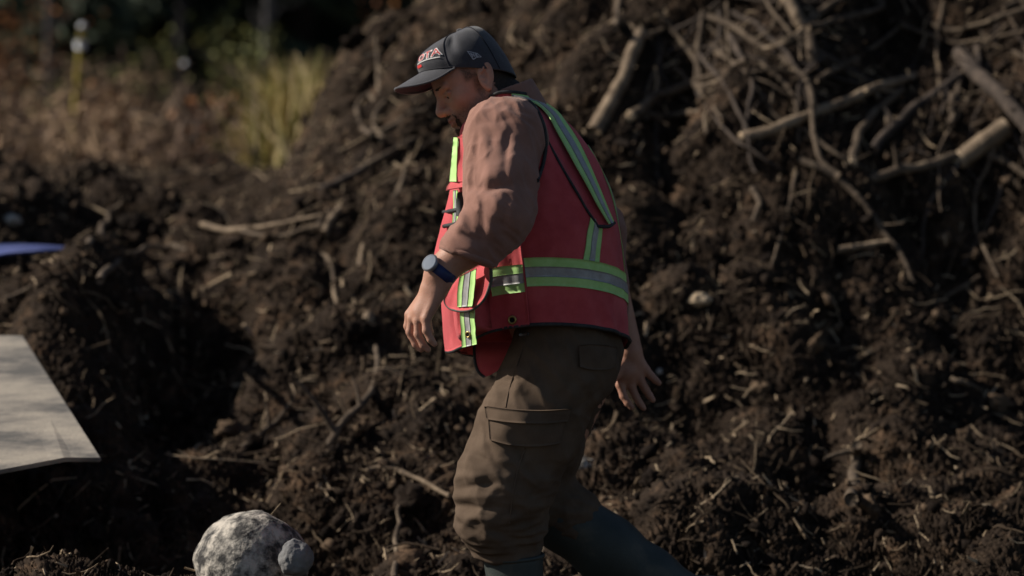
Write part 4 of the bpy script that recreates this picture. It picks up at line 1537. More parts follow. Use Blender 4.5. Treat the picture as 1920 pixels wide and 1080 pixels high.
def copies(protos, pos, rot, scale, tint):
    """many lumps in one mesh: protos list of (V,F) with equal counts"""
    n = len(pos)
    PV = np.stack([p[0] for p in protos])
    k = RNG.integers(0, len(protos), n)
    V = PV[k] * scale[:, None, :]
    V = np.einsum('nij,nvj->nvi', rot, V) + pos[:, None]
    F = protos[0][1][None] + (np.arange(n) * PV.shape[1])[:, None, None]
    return V.reshape(-1, 3), F.reshape(-1, F.shape[-1]), np.repeat(tint, PV.shape[1])


def lump(sub, amp, seed):
    V, F = ico(sub)
    n = .55 * noise3(V[:, 0] * 1.3, V[:, 1] * 1.3, V[:, 2] * 1.3, seed) + .4 * noise3(V[:, 0] * 3, V[:, 1] * 3, V[:, 2] * 3, seed + 1)
    if sub > 2: n = n + .3 * noise3(V[:, 0] * 7, V[:, 1] * 7, V[:, 2] * 7, seed + 2) + .15 * noise3(V[:, 0] * 15, V[:, 1] * 15, V[:, 2] * 15, seed + 3)
    n = n - .35 * np.abs(noise3(V[:, 0] * 2.2, V[:, 1] * 2.2, V[:, 2] * 2.2, seed + 5)) * 2
    return V * np.clip(1.1 + amp * n, .35, 2.2)[:, None], F


parts_, tints = [], []
for sub, n, r0, r1, amp in ((1, 17000, .0035, .0060, 1.6), (3, 1300, .009, .010, 1.5)):
    pos, nn = scatter(n)
    if sub == 3:
        m_ = noise3(pos[:, 0] * 2.2, pos[:, 1] * 2.2, 1.1, 91) > -.1
        pos, nn = pos[m_], nn[m_]
    n = len(pos)
    rad = r0 + RNG.exponential(r1, n).clip(0, r1 * 4)
    sc = rad[:, None] * RNG.uniform(.5, 1.3, (n, 3)) * (1, 1, .8)
    pos = pos + nn * (rad * RNG.uniform(-.1, .55, n))[:, None]
    V, F, t = copies([lump(sub, amp, 100 + 7 * q) for q in range(5)], pos, rot_rand(n), sc, RNG.random(n) ** 1.6)
    parts_.append((V, F)); tints.append(t)
V, F = merge_vf(parts_)
me = mesh_np('soil_clods', V, F)
attr(me, 'tint', np.concatenate(tints))
tag(link('soil_clods', me, M['clod']), kind='stuff')

# splinters, bark and leaf scraps
n = 16000
pos, nn = scatter(n)
box = np.array([(-1, -1, -1), (1, -1, -1), (1, 1, -1), (-1, 1, -1), (-1, -1, 1), (1, -1, 1), (1, 1, 1), (-1, 1, 1)], float) * .5
bf = np.array([(0, 3, 2, 1), (4, 5, 6, 7), (0, 1, 5, 4), (1, 2, 6, 5), (2, 3, 7, 6), (3, 0, 4, 7)])
chip_p = []
for q in range(6):
    b = box.copy(); b[b[:, 0] > 0, 1:] *= RNG.uniform(.25, .9); b += RNG.normal(0, .08, b.shape) * (1, .6, .6)
    chip_p.append((b, bf))
ln = .012 + RNG.exponential(.014, n).clip(0, .075)
sc = np.stack([ln, .003 + ln * RNG.uniform(.05, .22, n), .0012 + ln * RNG.uniform(.03, .12, n)], 1)
V, F, t = copies(chip_p, pos + nn * (.003 + RNG.random((n, 1)) * .012), rot_rand(n), sc, RNG.random(n) ** 2.3)
me = mesh_np('wood_chips', V, F, False)
attr(me, 'tint', t)
tag(link('wood_chips', me, M['chip']), kind='stuff')

# root threads and thin twigs
n = 12000
pos, nn = scatter(n)
tv, tf, tt_ = [], [], []
for i in range(n):
    L = .03 + RNG.exponential(.05); L = min(L, .36)
    r = .0009 + .0018 * RNG.random() ** 2 + L * .006
    d = RNG.normal(size=3); d -= nn[i] * (d @ nn[i]) * .75; d /= np.linalg.norm(d)
    c = RNG.normal(size=3) * .35
    ts = np.linspace(-.5, .5, 6)[:, None]
    P = pos[i] + nn[i] * (.006 + r) + d * ts * L + c * (ts ** 2 - .08) * L + RNG.normal(0, .02 * L, (6, 3))
    v_, f_ = tube_vf(P, r * np.array((1.1, 1, 1, .9, .8, .5)), 5, caps=False)
    tf.append(f_ + 30 * i); tv.append(v_); tt_.append(np.full(30, RNG.random() ** 1.7 * .95))
me = mesh_np('root_threads', np.vstack(tv), np.vstack(tf))
attr(me, 'tint', np.concatenate(tt_))
tag(link('root_threads', me, M['chip']), kind='stuff')


# ------------------------------------------------------------------ branches, roots and logs one can point at
def lay(px, rpx, lift_=.6):
    """photograph polyline -> 3-D line resting on (or just clear of) the ground it crosses"""
    P = catmull(np.array(px, float), 28)
    hs = [hit(u, v)[0] for u, v in P]
    dep = np.array([h[1] if h is not None else np.nan for h in hs])
    ok = ~np.isnan(dep)
    if ok.sum() < 2: dep[:] = 4.0
    else: dep = np.interp(np.arange(28), np.arange(28)[ok], dep[ok])
    lin = np.polyval(np.polyfit(np.arange(28), dep, 2), np.arange(28))
    r = rpx / FPX * (8 + lin.mean())
    gap = lin - dep
    lin = lin - np.percentile(gap, 84) - r * lift_
    return np.array([W(u, v, y) for (u, v), y in zip(P, lin)]), r


def stick(name, label, cat, px, rpx, mat='bark', taper=.6, twigs=(), ends=None, group=None, knob=.10, lift_=.6):
    P, r = lay(px, rpx, lift_)
    sd = abs(hash(label)) % 997 if False else (len(label) * 31 + int(px[0][0])) % 997
    L = np.linalg.norm(np.diff(P, axis=0), axis=1).sum()
    tpar = np.linspace(0, 1, 28)
    P = P + .004 * L * np.stack([noise3(tpar * 5, sd, k, 9) for k in range(3)], 1) * 4
    P = catmull(P, 44)
    tq = np.linspace(0, 1, 44)
    rad = r * (1 - (1 - taper) * tq) * (1 + 1.6 * knob * noise3(tq * 9, sd, .5, 12) + knob * noise3(tq * 26, sd, 1.5, 13))
    V1, F1 = tube_vf(P, rad, 12)
    lum = noise3(V1[:, 0] * 60, V1[:, 1] * 60, V1[:, 2] * 60, 14)
    V1 = V1 + (lum * r * .10)[:, None] * np.array((0, -.5, .8))
    chunks = [(V1, F1)]
    for at, ang, ln_, rr in twigs:
        i = int(at * 43)
        T = P[min(i + 1, 43)] - P[max(i - 1, 0)]; T /= np.linalg.norm(T)
        side = np.cross(T, (0, 1.0, 0)); side /= np.linalg.norm(side)
        dirn = T * math.cos(R(ang)) + side * math.sin(R(ang)) + np.array((0, -.15, 0))
        q = np.linspace(0, 1, 10)[:, None]
        bend = np.cross(dirn, (0, 1.0, 0)) * .18
        tp_ = P[i] + dirn * q * ln_ + bend * (q ** 2) * ln_
        chunks.append(tube_vf(tp_, rad[i] * rr * (1 - .6 * q[:, 0]), 8))
    V1, F1 = merge_vf(chunks)
    o = link(name, mesh_mixed(name, V1, F1), M[mat])
    origin_to(o, P[np.argmin(P[:, 2])])
    tag(o, label, cat, group)
    for e in (ends or ()):
        p, q = (P[0], P[1]) if e == 0 else (P[-1], P[-2])
        n_ = (p - q) / np.linalg.norm(p - q); rr = rad[0 if e == 0 else -1]
        a = np.cross(n_, (0, 0, 1.)); a /= np.linalg.norm(a); b = np.cross(n_, a)
        t = np.linspace(0, 2 * math.pi, 18, endpoint=False)
        jag = RNG.uniform(-.15, .5, 18)
        ring = p - n_ * rr * .3 + rr * 1.02 * (np.cos(t)[:, None] * a + np.sin(t)[:, None] * b)
        ring2 = p + n_ * rr * (.35 + jag[:, None]) + rr * .75 * (np.cos(t)[:, None] * a + np.sin(t)[:, None] * b)
        V2 = np.vstack([ring, ring2, p + n_ * rr * .5])
        F2 = np.vstack([np.array([[k, (k + 1) % 18, 18 + (k + 1) % 18, 18 + k] for k in range(18)]),
                        np.array([[18 + k, 18 + (k + 1) % 18, 36, 36] for k in range(18)])])
        link('broken_end', mesh_mixed('broken_end', V2, F2, False), M['wood_cut'], o)
    return o


S = stick
S('log', 'thick bare grey log leaning in the soil just behind the man\'s back', 'log', [(1112, 250), (1140, 200), (1166, 150), (1190, 90), (1200, 62)], 15, 'bark_pale', .85, [(.62, 100, .06, .5), (.95, -40, .12, .6), (.95, 30, .1, .5)])
S('branch', 'long pale branch crossing the heap slantwise left of the stubby bright log', 'branch', [(1393, 257), (1450, 242), (1500, 222), (1570, 196), (1640, 164), (1716, 142)], 11, 'bark_pale', .75, [(.8, -30, .1, .5)], [0])
S('log', 'short thick bright broken log poking out at the right edge of the heap', 'log', [(1800, 300), (1840, 270), (1888, 238)], 18, 'bark_pale', 1.1, (), [0], knob=.03)
S('branch', 'dark branch running left from under the short bright log', 'branch', [(1632, 338), (1690, 318), (1740, 310), (1790, 292)], 10, 'bark', .9, [(.3, 70, .09, .6)])
S('root', 'long winding root hanging down the heap from the top edge', 'root', [(1312, 28), (1370, 50), (1420, 82), (1470, 112), (1508, 150), (1524, 195), (1526, 250), (1540, 295), (1575, 330)], 7, 'bark', .8, [(.25, 60, .10, .8)])
S('branch', 'brown branch with a pale broken left end, sloping up right of the leaning log', 'branch', [(1182, 218), (1225, 184), (1275, 166), (1330, 146), (1400, 112)], 10, 'bark', .7, (), [0])
S('branch', 'short brown branch lying level below the pale-ended branch', 'branch', [(1212, 218), (1260, 216), (1318, 208)], 7, 'bark', .8)
S('branch', 'stout branch coming down into the root knot from the top edge', 'branch', [(1468, -14), (1484, 15), (1502, 50)], 13, 'bark_pale', .9)
S('branch', 'branch rising to the right out of the root knot at the top edge', 'branch', [(1508, 52), (1530, 28), (1580, -6)], 9, 'bark', .7)
S('branch', 'slim branch reaching right from the root knot to a pale hooked tip', 'branch', [(1512, 52), (1560, 40), (1610, 28), (1646, 18), (1652, 2)], 7, 'bark', .8)
S('root', 'splayed grey root fanning left from the root knot', 'root', [(1510, 50), (1490, 68), (1462, 84), (1430, 92)], 8, 'bark_pale', .5, [(.2, 25, .12, .6), (.3, -25, .12, .6), (.1, 45, .10, .5)])
S('root', 'grey root running down from the root knot with a bright rounded end', 'root', [(1512, 52), (1520, 90), (1521, 118)], 10, 'bark', 1.2, (), [1])
S('branch', 'dark branch sloping down right from the root knot behind the long pale branch', 'branch', [(1520, 92), (1570, 118), (1620, 148), (1660, 168)], 7, 'bark_dark', .7)
S('branch', 'dark straight branch rising to the right under the long pale branch', 'branch', [(1636, 282), (1690, 222), (1740, 184), (1800, 140)], 10, 'bark_dark', .8, [(.25, 60, .08, .5)])
S('branch', 'branch with a pale broken foot standing right of the winding root', 'branch', [(1598, 304), (1612, 248), (1640, 210), (1690, 166)], 10, 'bark', .7, (), [0])
S('log', 'dark smooth log slanting down to the right edge above the bright log', 'log', [(1796, 98), (1830, 138), (1876, 180), (1932, 246)], 16, 'bark_dark', .9, knob=.04)
S('branch', 'thin pale branch leaving the frame at the right edge below the bright log', 'branch', [(1850, 290), (1890, 306), (1935, 336)], 8, 'bark', .7)
S('root', 'crooked root trailing down the slope in three bends on the right', 'root', [(1496, 300), (1560, 328), (1612, 372), (1650, 425), (1690, 476), (1714, 532)], 8, 'bark', .6, [(.6, 50, .08, .5)])
S('branch', 'short level branch below the crooked trailing root', 'branch', [(1572, 468), (1620, 460), (1666, 452)], 7, 'bark_pale', .6)
S('branch', 'short slanting branch alone on the dark lower right slope', 'branch', [(1772, 558), (1805, 540), (1838, 518)], 6, 'bark', .6)
S('branch', 'upright stub between the dark log and the bright log', 'branch', [(1781, 238), (1783, 205), (1784, 176)], 8, 'bark', .8)
S('branch', 'thin bowed branch along the upper right corner', 'branch', [(1932, 14), (1880, 30), (1835, 46), (1780, 56), (1736, 42)], 6, 'bark', .6)
S('root', 'pale upright root stump at lower right beside a black hollow', 'root', [(1600, 940), (1606, 890), (1610, 836)], 12, 'bark', .8, [(.9, 80, .1, .7)])
S('wood_chip', 'long pale splinter lying low on the right slope', 'wood splinter', [(1786, 712), (1820, 722), (1850, 738)], 6, 'bark_pale', .5)
S('root', 'short hooked root on the slope right of the man\'s shoulder', 'root', [(1410, 352), (1424, 380), (1412, 416)], 6, 'bark', .8)
S('branch', 'thin dark snag at the top edge over the leaning log', 'branch', [(1162, -10), (1158, 20), (1154, 52)], 8, 'bark', .8)
S('root', 'pale wavy root lying on the soil left of the man', 'root', [(372, 421), (420, 430), (480, 426), (530, 418), (604, 402)], 6, 'bark_pale', .5)
S('root', 'thinner wavy root just under the pale wavy root', 'root', [(440, 428), (480, 440), (530, 440), (600, 422)], 5, 'bark', .6)
S('wood_chip', 'pale upright slab of wood standing left of the man\'s elbow', 'wood splinter', [(608, 438), (620, 412), (636, 392)], 9, 'bark_pale', .7, (), [1])
S('wood_chip', 'short brown slab leaning beside the pale upright slab', 'wood splinter', [(598, 432), (604, 412)], 8, 'bark', .9)
S('root', 'forked root drooping down the bank left of the watch', 'root', [(592, 476), (614, 484), (622, 512), (626, 548), (630, 572)], 6, 'bark_pale', .6, [(.3, -45, .10, .7)])
S('wood_chip', 'narrow upright splinter right of the drooping forked root', 'wood splinter', [(674, 502), (677, 482), (680, 460)], 6, 'bark_pale', .8)
S('branch', 'forked branch stretching up the slope left of the man\'s hip', 'branch', [(612, 838), (640, 796), (680, 756), (702, 718), (704, 650)], 8, 'bark', .6, [(.12, 50, .22, .8), (.45, 40, .12, .6)])
S('branch', 'small Y-shaped twig in the middle of the left slope', 'twig', [(450, 846), (482, 818), (512, 796), (546, 756)], 7, 'bark', .6, [(.55, 55, .09, .8)])
S('stalk', 'thin dry stalk standing at the bottom edge left of the boot', 'stalk', [(738, 1090), (741, 1040), (744, 990), (748, 950)], 6, 'bark', .7, [(.4, 40, .06, .6)])
S('branch', 'pale stick pointing at the man\'s knee from the left', 'stick', [(686, 884), (730, 880), (780, 900), (842, 932)], 6, 'bark_pale', .7)
S('branch', 'dull stick propped on the far left bank', 'stick', [(162, 462), (196, 420), (232, 370)], 7, 'bark', .6)
S('root', 'root arching over the rim of the black hollow on the left', 'root', [(186, 526), (220, 492), (266, 468), (310, 460), (350, 468)], 7, 'bark', .6)
S('branch', 'short stick by the left edge above the metal plate', 'stick', [(6, 562), (32, 552), (60, 536)], 6, 'bark', .7)
S('branch', 'straight dark stick lying on the soil in front of the man\'s chest', 'stick', [(598, 357), (650, 334), (694, 308)], 8, 'bark_dark', .8)
S('branch', 'straight brown stick sloping up toward the man\'s chin', 'stick', [(690, 310), (730, 288), (775, 262)], 8, 'bark', .7)
S('branch', 'upright crooked twig in front of the man\'s chest', 'twig', [(742, 372), (756, 336), (764, 300)], 6, 'bark', .7)
for lb, px in (('looping root sticking out of the heap edge beside the grass clump', [(700, 250), (676, 236), (672, 200), (690, 176), (706, 190)]),
               ('curled root hanging from the heap edge in front of the cap brim', [(720, 262), (704, 240), (706, 210), (724, 190)]),
               ('thin root bridging the gap at the heap edge below the cap', [(690, 262), (730, 240), (770, 214), (800, 205)])):
    S('root', lb, 'root', px, 6, 'bark', .7)
S('snag', 'thin grey dead stem standing behind the heap edge', 'dead stem', [(712, 180), (710, 130), (706, 66)], 6, 'bark', .6)


for k in range(74):
    u0 = RNG.uniform(1230, 1930); v0 = RNG.uniform(-20, 330 if u0 > 1450 else 190)
    ang_ = RNG.uniform(-1.2, 1.2) if RNG.random() < .6 else RNG.uniform(.9, 2.2)
    L_ = RNG.uniform(70, 260); w_ = RNG.uniform(-.18, .18) * L_
    dx_, dy_ = math.cos(ang_), math.sin(ang_)
    px_ = [(u0, v0), (u0 + dx_ * L_ * .5 - dy_ * w_, v0 + dy_ * L_ * .5 + dx_ * w_), (u0 + dx_ * L_, v0 + dy_ * L_)]
    S('branch', 'one of the thin branches tangled over the upper right of the soil heap', 'branch', px_, RNG.uniform(2.6, 6.4),
      ('bark_dark', 'bark', 'bark_dark', 'bark')[k % 4], .6, [(RNG.uniform(.3, .8), RNG.uniform(30, 70), RNG.uniform(.05, .14), .6)] if k % 2 else (), None, 'branches tangled in the heap', lift_=RNG.uniform(-.8, 2.0))


# ------------------------------------------------------------------ stones
def stone(name, label, cat, px, rpx, squash, mat, seed, sub=4, sink=.35, group=None):
    u, v = px
    p, n_ = hit(u, v)
    if p is None: p = W(u, v, 4)
    r = rpx / FPX * (p[1] + 8)
    V, F = lump(sub, .38, seed)
    V = V * r * np.array(squash)
    V[:, 2] = np.where(V[:, 2] < 0, V[:, 2] * .7, V[:, 2])
    V = V + .02 * r * noise3(V[:, 0] / r * 9, V[:, 1] / r * 9, V[:, 2] / r * 9, seed)[:, None]
    o = link(name, mesh_np(name, V, F), M[mat])
    o.location = p + np.array((0, .3 * r, r * sink * .2))
    tag(o, label, cat, group)
    return o


def boulder(name, label, c, rad, rotz, mat, seed, amp=.16):
    V, F = ico(5)
    n_ = .6 * noise3(V[:, 0] * 1.1, V[:, 1] * 1.1, V[:, 2] * 1.1, seed) + .25 * noise3(V[:, 0] * 3.3, V[:, 1] * 3.3, V[:, 2] * 3.3, seed + 1) + .08 * noise3(V[:, 0] * 12, V[:, 1] * 12, V[:, 2] * 12, seed + 2)
    V = V * (1 + amp * 2 * n_)[:, None] * np.array(rad)
    c_, s__ = math.cos(rotz), math.sin(rotz)
    V = np.stack([V[:, 0] * c_ - V[:, 1] * s__, V[:, 0] * s__ + V[:, 1] * c_, V[:, 2]], 1)
    o = link(name, mesh_np(name, V, F), M[mat])
    o.location = c
    tag(o, label, 'rock')
    return o


boulder('rock', 'large pale speckled boulder at the bottom edge, sunlit on its left', W(468, 1062, .02), (.142, .15, .132), .3, 'rock_pale', 301, .085)
boulder('rock', 'small grey stone leaning against the right side of the large boulder', W(552, 1050, -.15), (.046, .04, .044), .8, 'rock_grey', 311)
boulder('rock', 'dark round stone half buried above the large pale boulder', W(585, 915, 1.42), (.085, .08, .055), 0, 'rock_dark', 321)
boulder('rock', 'grey boulder behind the grass clump at the foot of the heap', W(655, 250, 5.6), (.13, .14, .20), .4, 'rock_grey', 331)
stone('rock', 'whitish stone on the ground behind the man\'s near knee', 'rock', (1096, 880), 24, (1, 1, .8), 'rock_pale', 341)
stone('rock', 'pale rounded stone at the far left in front of the heath', 'rock', (44, 268), 22, (1.1, 1, .8), 'rock_pale', 351)
stone('rock', 'pale stone on the left edge over the blue tarp', 'rock', (14, 416), 20, (1.2, 1, .7), 'rock_pale', 361)
stone('rock', 'pale pebble right of the man\'s swung-back hand', 'pebble', (1236, 700), 10, (1, 1, .8), 'rock_pale', 371, 3)
stone('wood_lump', 'pale knob of wood in the soil left of the vest pocket', 'wood lump', (690, 602), 15, (.8, 1, 1.1), 'bark_pale', 381, 3)
stone('wood_lump', 'orange-brown torn stump knob on the slope right of the vest', 'stump', (1312, 566), 20, (1.2, 1, .8), 'wood_cut', 391, 4)

# ------------------------------------------------------------------ steel plate jutting in at the left
pl = empty('metal_plate', W(-60, 1200, -.2))
tag(pl, 'dusty grey steel plate jutting in at the left edge over black shade', 'metal plate')
A, B, Cc, Dd = W(40, 629, 1.7), W(186, 861, .42), W(118, 858, .36), W(-10, 885, .28)
far = A + (A - W(146, 629, 1.7)) * 6; near = Dd + (Dd - Cc) * 5.2
outl = np.array([A, B, Cc, Dd, near, far])
nrm = np.cross(B - A, far - A); nrm /= np.linalg.norm(nrm)
if nrm[2] < 0: nrm = -nrm
import bmesh
bm = bmesh.new()
t_ = [bm.verts.new(p) for p in outl]; b_v = [bm.verts.new(p - nrm * .012) for p in outl]
bm.faces.new(t_); bm.faces.new(b_v[::-1])
for k in range(6): bm.faces.new((t_[k], b_v[k], b_v[(k + 1) % 6], t_[(k + 1) % 6]))
bmesh.ops.recalc_face_normals(bm, faces=bm.faces[:])
bmesh.ops.bevel(bm, geom=bm.edges[:], offset=.003, segments=2, affect='EDGES')
me = bpy.data.meshes.new('deck'); bm.to_mesh(me); bm.free()
link('deck', me, M['plate'], pl)


def slab(name, quad, th, mat, parent):
    q = np.array(quad); n_ = np.cross(q[1] - q[0], q[3] - q[0]); n_ = n_ / np.linalg.norm(n_) * th
    V = np.vstack([q, q + n_])
    me_ = mesh_np(name, V, np.array([(0, 3, 2, 1), (4, 5, 6, 7), (0, 1, 5, 4), (1, 2, 6, 5), (2, 3, 7, 6), (3, 0, 4, 7)]), False)
    return link(name, me_, M[mat], parent)


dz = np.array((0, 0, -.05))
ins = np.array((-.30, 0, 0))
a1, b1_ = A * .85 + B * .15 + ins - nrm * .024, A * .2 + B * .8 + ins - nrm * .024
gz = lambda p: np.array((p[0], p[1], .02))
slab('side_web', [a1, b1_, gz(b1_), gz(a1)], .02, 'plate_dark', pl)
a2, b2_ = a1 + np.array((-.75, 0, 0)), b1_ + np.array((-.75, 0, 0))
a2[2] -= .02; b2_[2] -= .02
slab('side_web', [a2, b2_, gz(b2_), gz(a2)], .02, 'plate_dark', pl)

# ------------------------------------------------------------------ blue tarp edge
hp, _ = hit(60, 480)
yb = hp[1] - .55
A = np.array([W(u, v, yb + q) for u, v, q in ((-190, 474, -.1), (-80, 466, -.05), (0, 461, 0), (60, 459, .02), (110, 460, .03), (152, 464, .04))])
B = np.array([W(u, v, yb + q) for u, v, q in ((-190, 520, -.3), (-80, 496, -.25), (0, 472, -.18), (60, 467, -.10), (110, 466, -.02), (154, 465, .03))])
q = np.linspace(0, 1, 8)[None, :, None]
A, B = catmull(A, 40), catmull(B, 40)
G_ = A[:, None] * (1 - q) + B[:, None] * q
G_[..., 2] += .012 * np.sin(q[..., 0] * 9 + np.linspace(0, 4, 40)[:, None]) * np.linspace(1, .1, 40)[:, None]
O = G_.reshape(-1, 3)
V, F = close_sheet(O, O - np.array((0, 0, .006)), 40, 8)
o = link('tarp', mesh_mixed('tarp', V, F), M['tarp'])
origin_to(o, O.mean(0))
tag(o, 'pointed blue edge of a plastic tarp lying on the soil at the left edge', 'tarp')

# ------------------------------------------------------------------ survey stakes
def stake(label, base, top, y, r, ball_r, cuff, mat):
    b_, t_ = W(*base, y), W(*top, y)
    g_, _ = drop(b_[0], b_[1]); b_ = np.array((b_[0], b_[1], min(b_[2], g_[2]) - .05))
    e = empty('survey_stake', b_); tag(e, label, 'survey stake')
    P = catmull(np.array([b_, b_ * .5 + t_ * .5, t_]), 10)
    v1, f1 = tube_vf(P, r, 10)
    link('pole', mesh_mixed('pole', v1, f1), M[mat], e)
    V_, F_ = lump(3, .25, 401)
    link('cap', mesh_np('cap', V_ * ball_r * np.array((1, 1, .9)) + t_, F_), M['white'], e)
    if cuff:
        c0 = t_ * .88 + b_ * .12
        v1, f1 = tube_vf(np.array([c0 - (t_ - b_) * .03, c0, c0 + (t_ - b_) * .03]), (r * 1.5, r * 1.9, r * 1.4), 10)
        link('flagging', mesh_mixed('flagging', v1, f1), M['white'], e)
    return e


stake('yellow survey stake with a white knob, leaning slightly in the heath at left', (130, 246), (157, 50), 9.5, .017, .019, True, 'yellow')
stake('thin brownish stake with a small pale top, right of the yellow stake', (346, 250), (348, 120), 11.5, .010, .016, False, 'bark')

# ------------------------------------------------------------------ vegetation behind
M['leaf_dark'] = material('spruce_needles', (.016, .024, .018), (.036, .052, .034), 3, .8, .2, 4, c3=(.07, .09, .05), attrib='tint')
M['leaf_green'] = material('leaf_green', (.05, .065, .014), (.13, .145, .035), 5, .7, .3, 4, c3=(.26, .24, .07), attrib='tint')
M['leaf_orange'] = material('leaf_orange', (.10, .035, .010), (.22, .07, .018), 5, .7, .3, 4, c3=(.34, .13, .03), attrib='tint')
M['heath'] = material('heath_twigs', (.055, .040, .032), (.165, .108, .078), 3, .85, .2, 4, c3=(.31, .21, .13), attrib='tint')
M['grass'] = material('grass_blades', (.17, .17, .04), (.42, .35, .12), 6, .7, .3, 4, c3=(.70, .54, .33), attrib='tint')
M['trunk_grey'] = material('trunk_grey', (.035, .032, .033), (.075, .07, .07), 8, .9, .2, 6, .004, 40, c3=(.12, .115, .115))
M['hill'] = material('wooded_hill', (.006, .010, .006), (.018, .024, .012), .35, .95, .1, 8, c3=(.045, .036, .018))


def quads(c, a, b, tint, name):
    """one quad per centre c with half-axes a, b"""
    V = np.stack([c - a - b * .5, c + a * .2 - b, c + a, c + a * .2 + b], 1).reshape(-1, 3)
    F = np.arange(len(V)).reshape(-1, 4)
    me_ = mesh_np(name, V, F, False)
    attr(me_, 'tint', np.repeat(tint, 4))
    return me_


def unit(n):
    v_ = RNG.normal(size=(n, 3))
    return v_ / np.linalg.norm(v_, axis=1)[:, None]


def spruce_mesh(Hh, Rr, n):
    nb = n // 45
    h = Hh * (.02 + .97 * RNG.random(nb) ** 1.25)
    az = RNG.random(nb) * 2 * math.pi
    ln = Rr * (1 - h / Hh) ** .75 * RNG.uniform(.7, 1.12, nb) + .12
    k = np.repeat(np.arange(nb), 45)
    q = RNG.random(len(k)) ** .6
    dirs = np.stack([np.cos(az), np.sin(az), np.zeros(nb)], 1)[k]
    side = np.stack([-np.sin(az), np.cos(az), np.zeros(nb)], 1)[k]
    c = dirs * (ln[k] * q)[:, None] + side * (RNG.normal(0, .13, len(k)) * ln[k] * (1.1 - q * .6))[:, None]
    c[:, 2] = h[k] - ln[k] * q ** 1.6 * .38 + ln[k] * .1 * q ** 4 + RNG.normal(0, .03, len(k))
    a = (dirs * .8 + side * RNG.normal(0, .6, (len(k), 1)) + np.array((0, 0, -.35))) * RNG.uniform(.08, .19, (len(k), 1))
    b = np.cross(a, unit(len(k))); b = b / (np.linalg.norm(b, axis=1)[:, None] + 1e-6) * RNG.uniform(.025, .055, (len(k), 1))
    return quads(c, a, b, RNG.random(nb)[k] * .5 + RNG.random(len(k)) * .5, 'crown')


def cone_trunk(Hh, r):
    z = np.linspace(-.3, Hh, 14)
    P = np.stack([.03 * np.sin(z * .9), .03 * np.cos(z * .7), z], 1)
    return mesh_mixed('trunk', *tube_vf(P, r * (1.02 - np.clip(z, 0, Hh) / Hh), 10))


spr = [(spruce_mesh(8.0, 1.7, 9000), cone_trunk(8.0, .12)), (spruce_mesh(6.5, 1.5, 8000), cone_trunk(6.5, .10)), (spruce_mesh(10.0, 2.0, 10000), cone_trunk(10.0, .15))]
near_l = {0: 'dark spruce behind the yellow survey stake', 1: 'dark spruce between the two survey stakes', 2: 'dark spruce behind the green sapling',
          3: 'black spruce over the grass clump', 4: 'black spruce beside the heap edge', 5: 'dark spruce at the top left corner behind the orange shrub'}
spots = [(170, 26), (270, 28.5), (455, 27), (560, 26), (660, 28), (20, 29)]
k_ = 0
for j, (u, d) in enumerate(spots + [(u, d) for d, us in ((33, range(-500, 1000, 105)), (39, range(-700, 1400, 110))) for u in us]):
    jx = 0 if j < 6 else RNG.normal(0, 22)
    x = (u + jx - 960) / FPX * d
    d2 = d + (0 if j < 6 else RNG.normal(0, 1.2))
    g_, _ = drop(x, d2 - 8)
    cm, tm = spr[int(RNG.integers(0, 3))]
    e = empty('spruce_tree', g_ + np.array((0, 0, -.05)))
    e.rotation_euler = (0, 0, RNG.random() * 6.28)
    f_ = RNG.uniform(.8, 1.15); e.scale = (f_, f_, f_)
    for nm, mm_, mt in (('crown', cm, 'leaf_dark'), ('trunk', tm, 'bark_dark')):
        o = bpy.data.objects.new(nm, mm_); COL.objects.link(o); o.parent = e
        if not mm_.materials: mm_.materials.append(M[mt])
    tag(e, near_l.get(j, 'dark evergreen spruce in the shaded forest edge far behind'), 'tree', 'spruces along the forest edge')

# wooded hill closing the view
u_ = np.linspace(-1.2, 1.2, 160); d3 = np.geomspace(46, 320, 60)
DD, UU = np.meshgrid(d3, u_, indexing='ij')
XX = UU * DD
ZZ = .4 + 26 * sstep(46, 150, DD) + 1.6 * noise3(XX * .25, DD * .25, 0, 501) * sstep(46, 60, DD) + 4 * noise3(XX * .03, DD * .03, 2, 502)
V = np.stack([XX, DD - 8, ZZ], -1).reshape(-1, 3)
tag(link('wooded_hill', mesh_np('wooded_hill', V, grid_faces(60, 160)[:, ::-1]), M['hill']), kind='structure')


def bare_tree(label, px, top_v, y, r, nbr, seed, leafm=None):
    b_, t_ = W(px, 260, y), W(px + seed % 9 - 4, top_v, y)
    g_, _ = drop(b_[0], b_[1]); b_[2] = g_[2] - .05
    t_ = t_ + (t_ - b_) * 2.2
    e = empty('bare_tree', b_); tag(e, label, 'tree')
    P = catmull(np.array([b_, b_ * .6 + t_ * .4 + (.04, 0, 0), t_]), 20)
    link('trunk', mesh_mixed('trunk', *tube_vf(P, r * np.linspace(1, .4, 20), 10)), M['trunk_grey'], e)
    ch = []
    for k in range(nbr):
        i = RNG.integers(4, 19); dr = unit(1)[0]; dr[2] = abs(dr[2]) * .6 + .1
        q_ = np.linspace(0, 1, 7)[:, None]; L = RNG.uniform(.3, .9)
        ch.append(tube_vf(P[i] + dr * q_ * L + np.array((0, 0, .2)) * q_ ** 2 * L + RNG.normal(0, .015, (7, 3)), r * .22 * (1.1 - q_[:, 0]), 5))
    link('crown', mesh_mixed('crown', *merge_vf(ch)), M['trunk_grey'], e)


bare_tree('thin grey bare trunk left of the yellow stake', 86, 30, 15, .035, 16, 3)
bare_tree('grey bare trunk at the top edge above the thin stake', 332, 0, 17, .05, 18, 5)
bare_tree('pale grey bare trunk left of the grass clump', 492, 0, 15, .05, 18, 8)

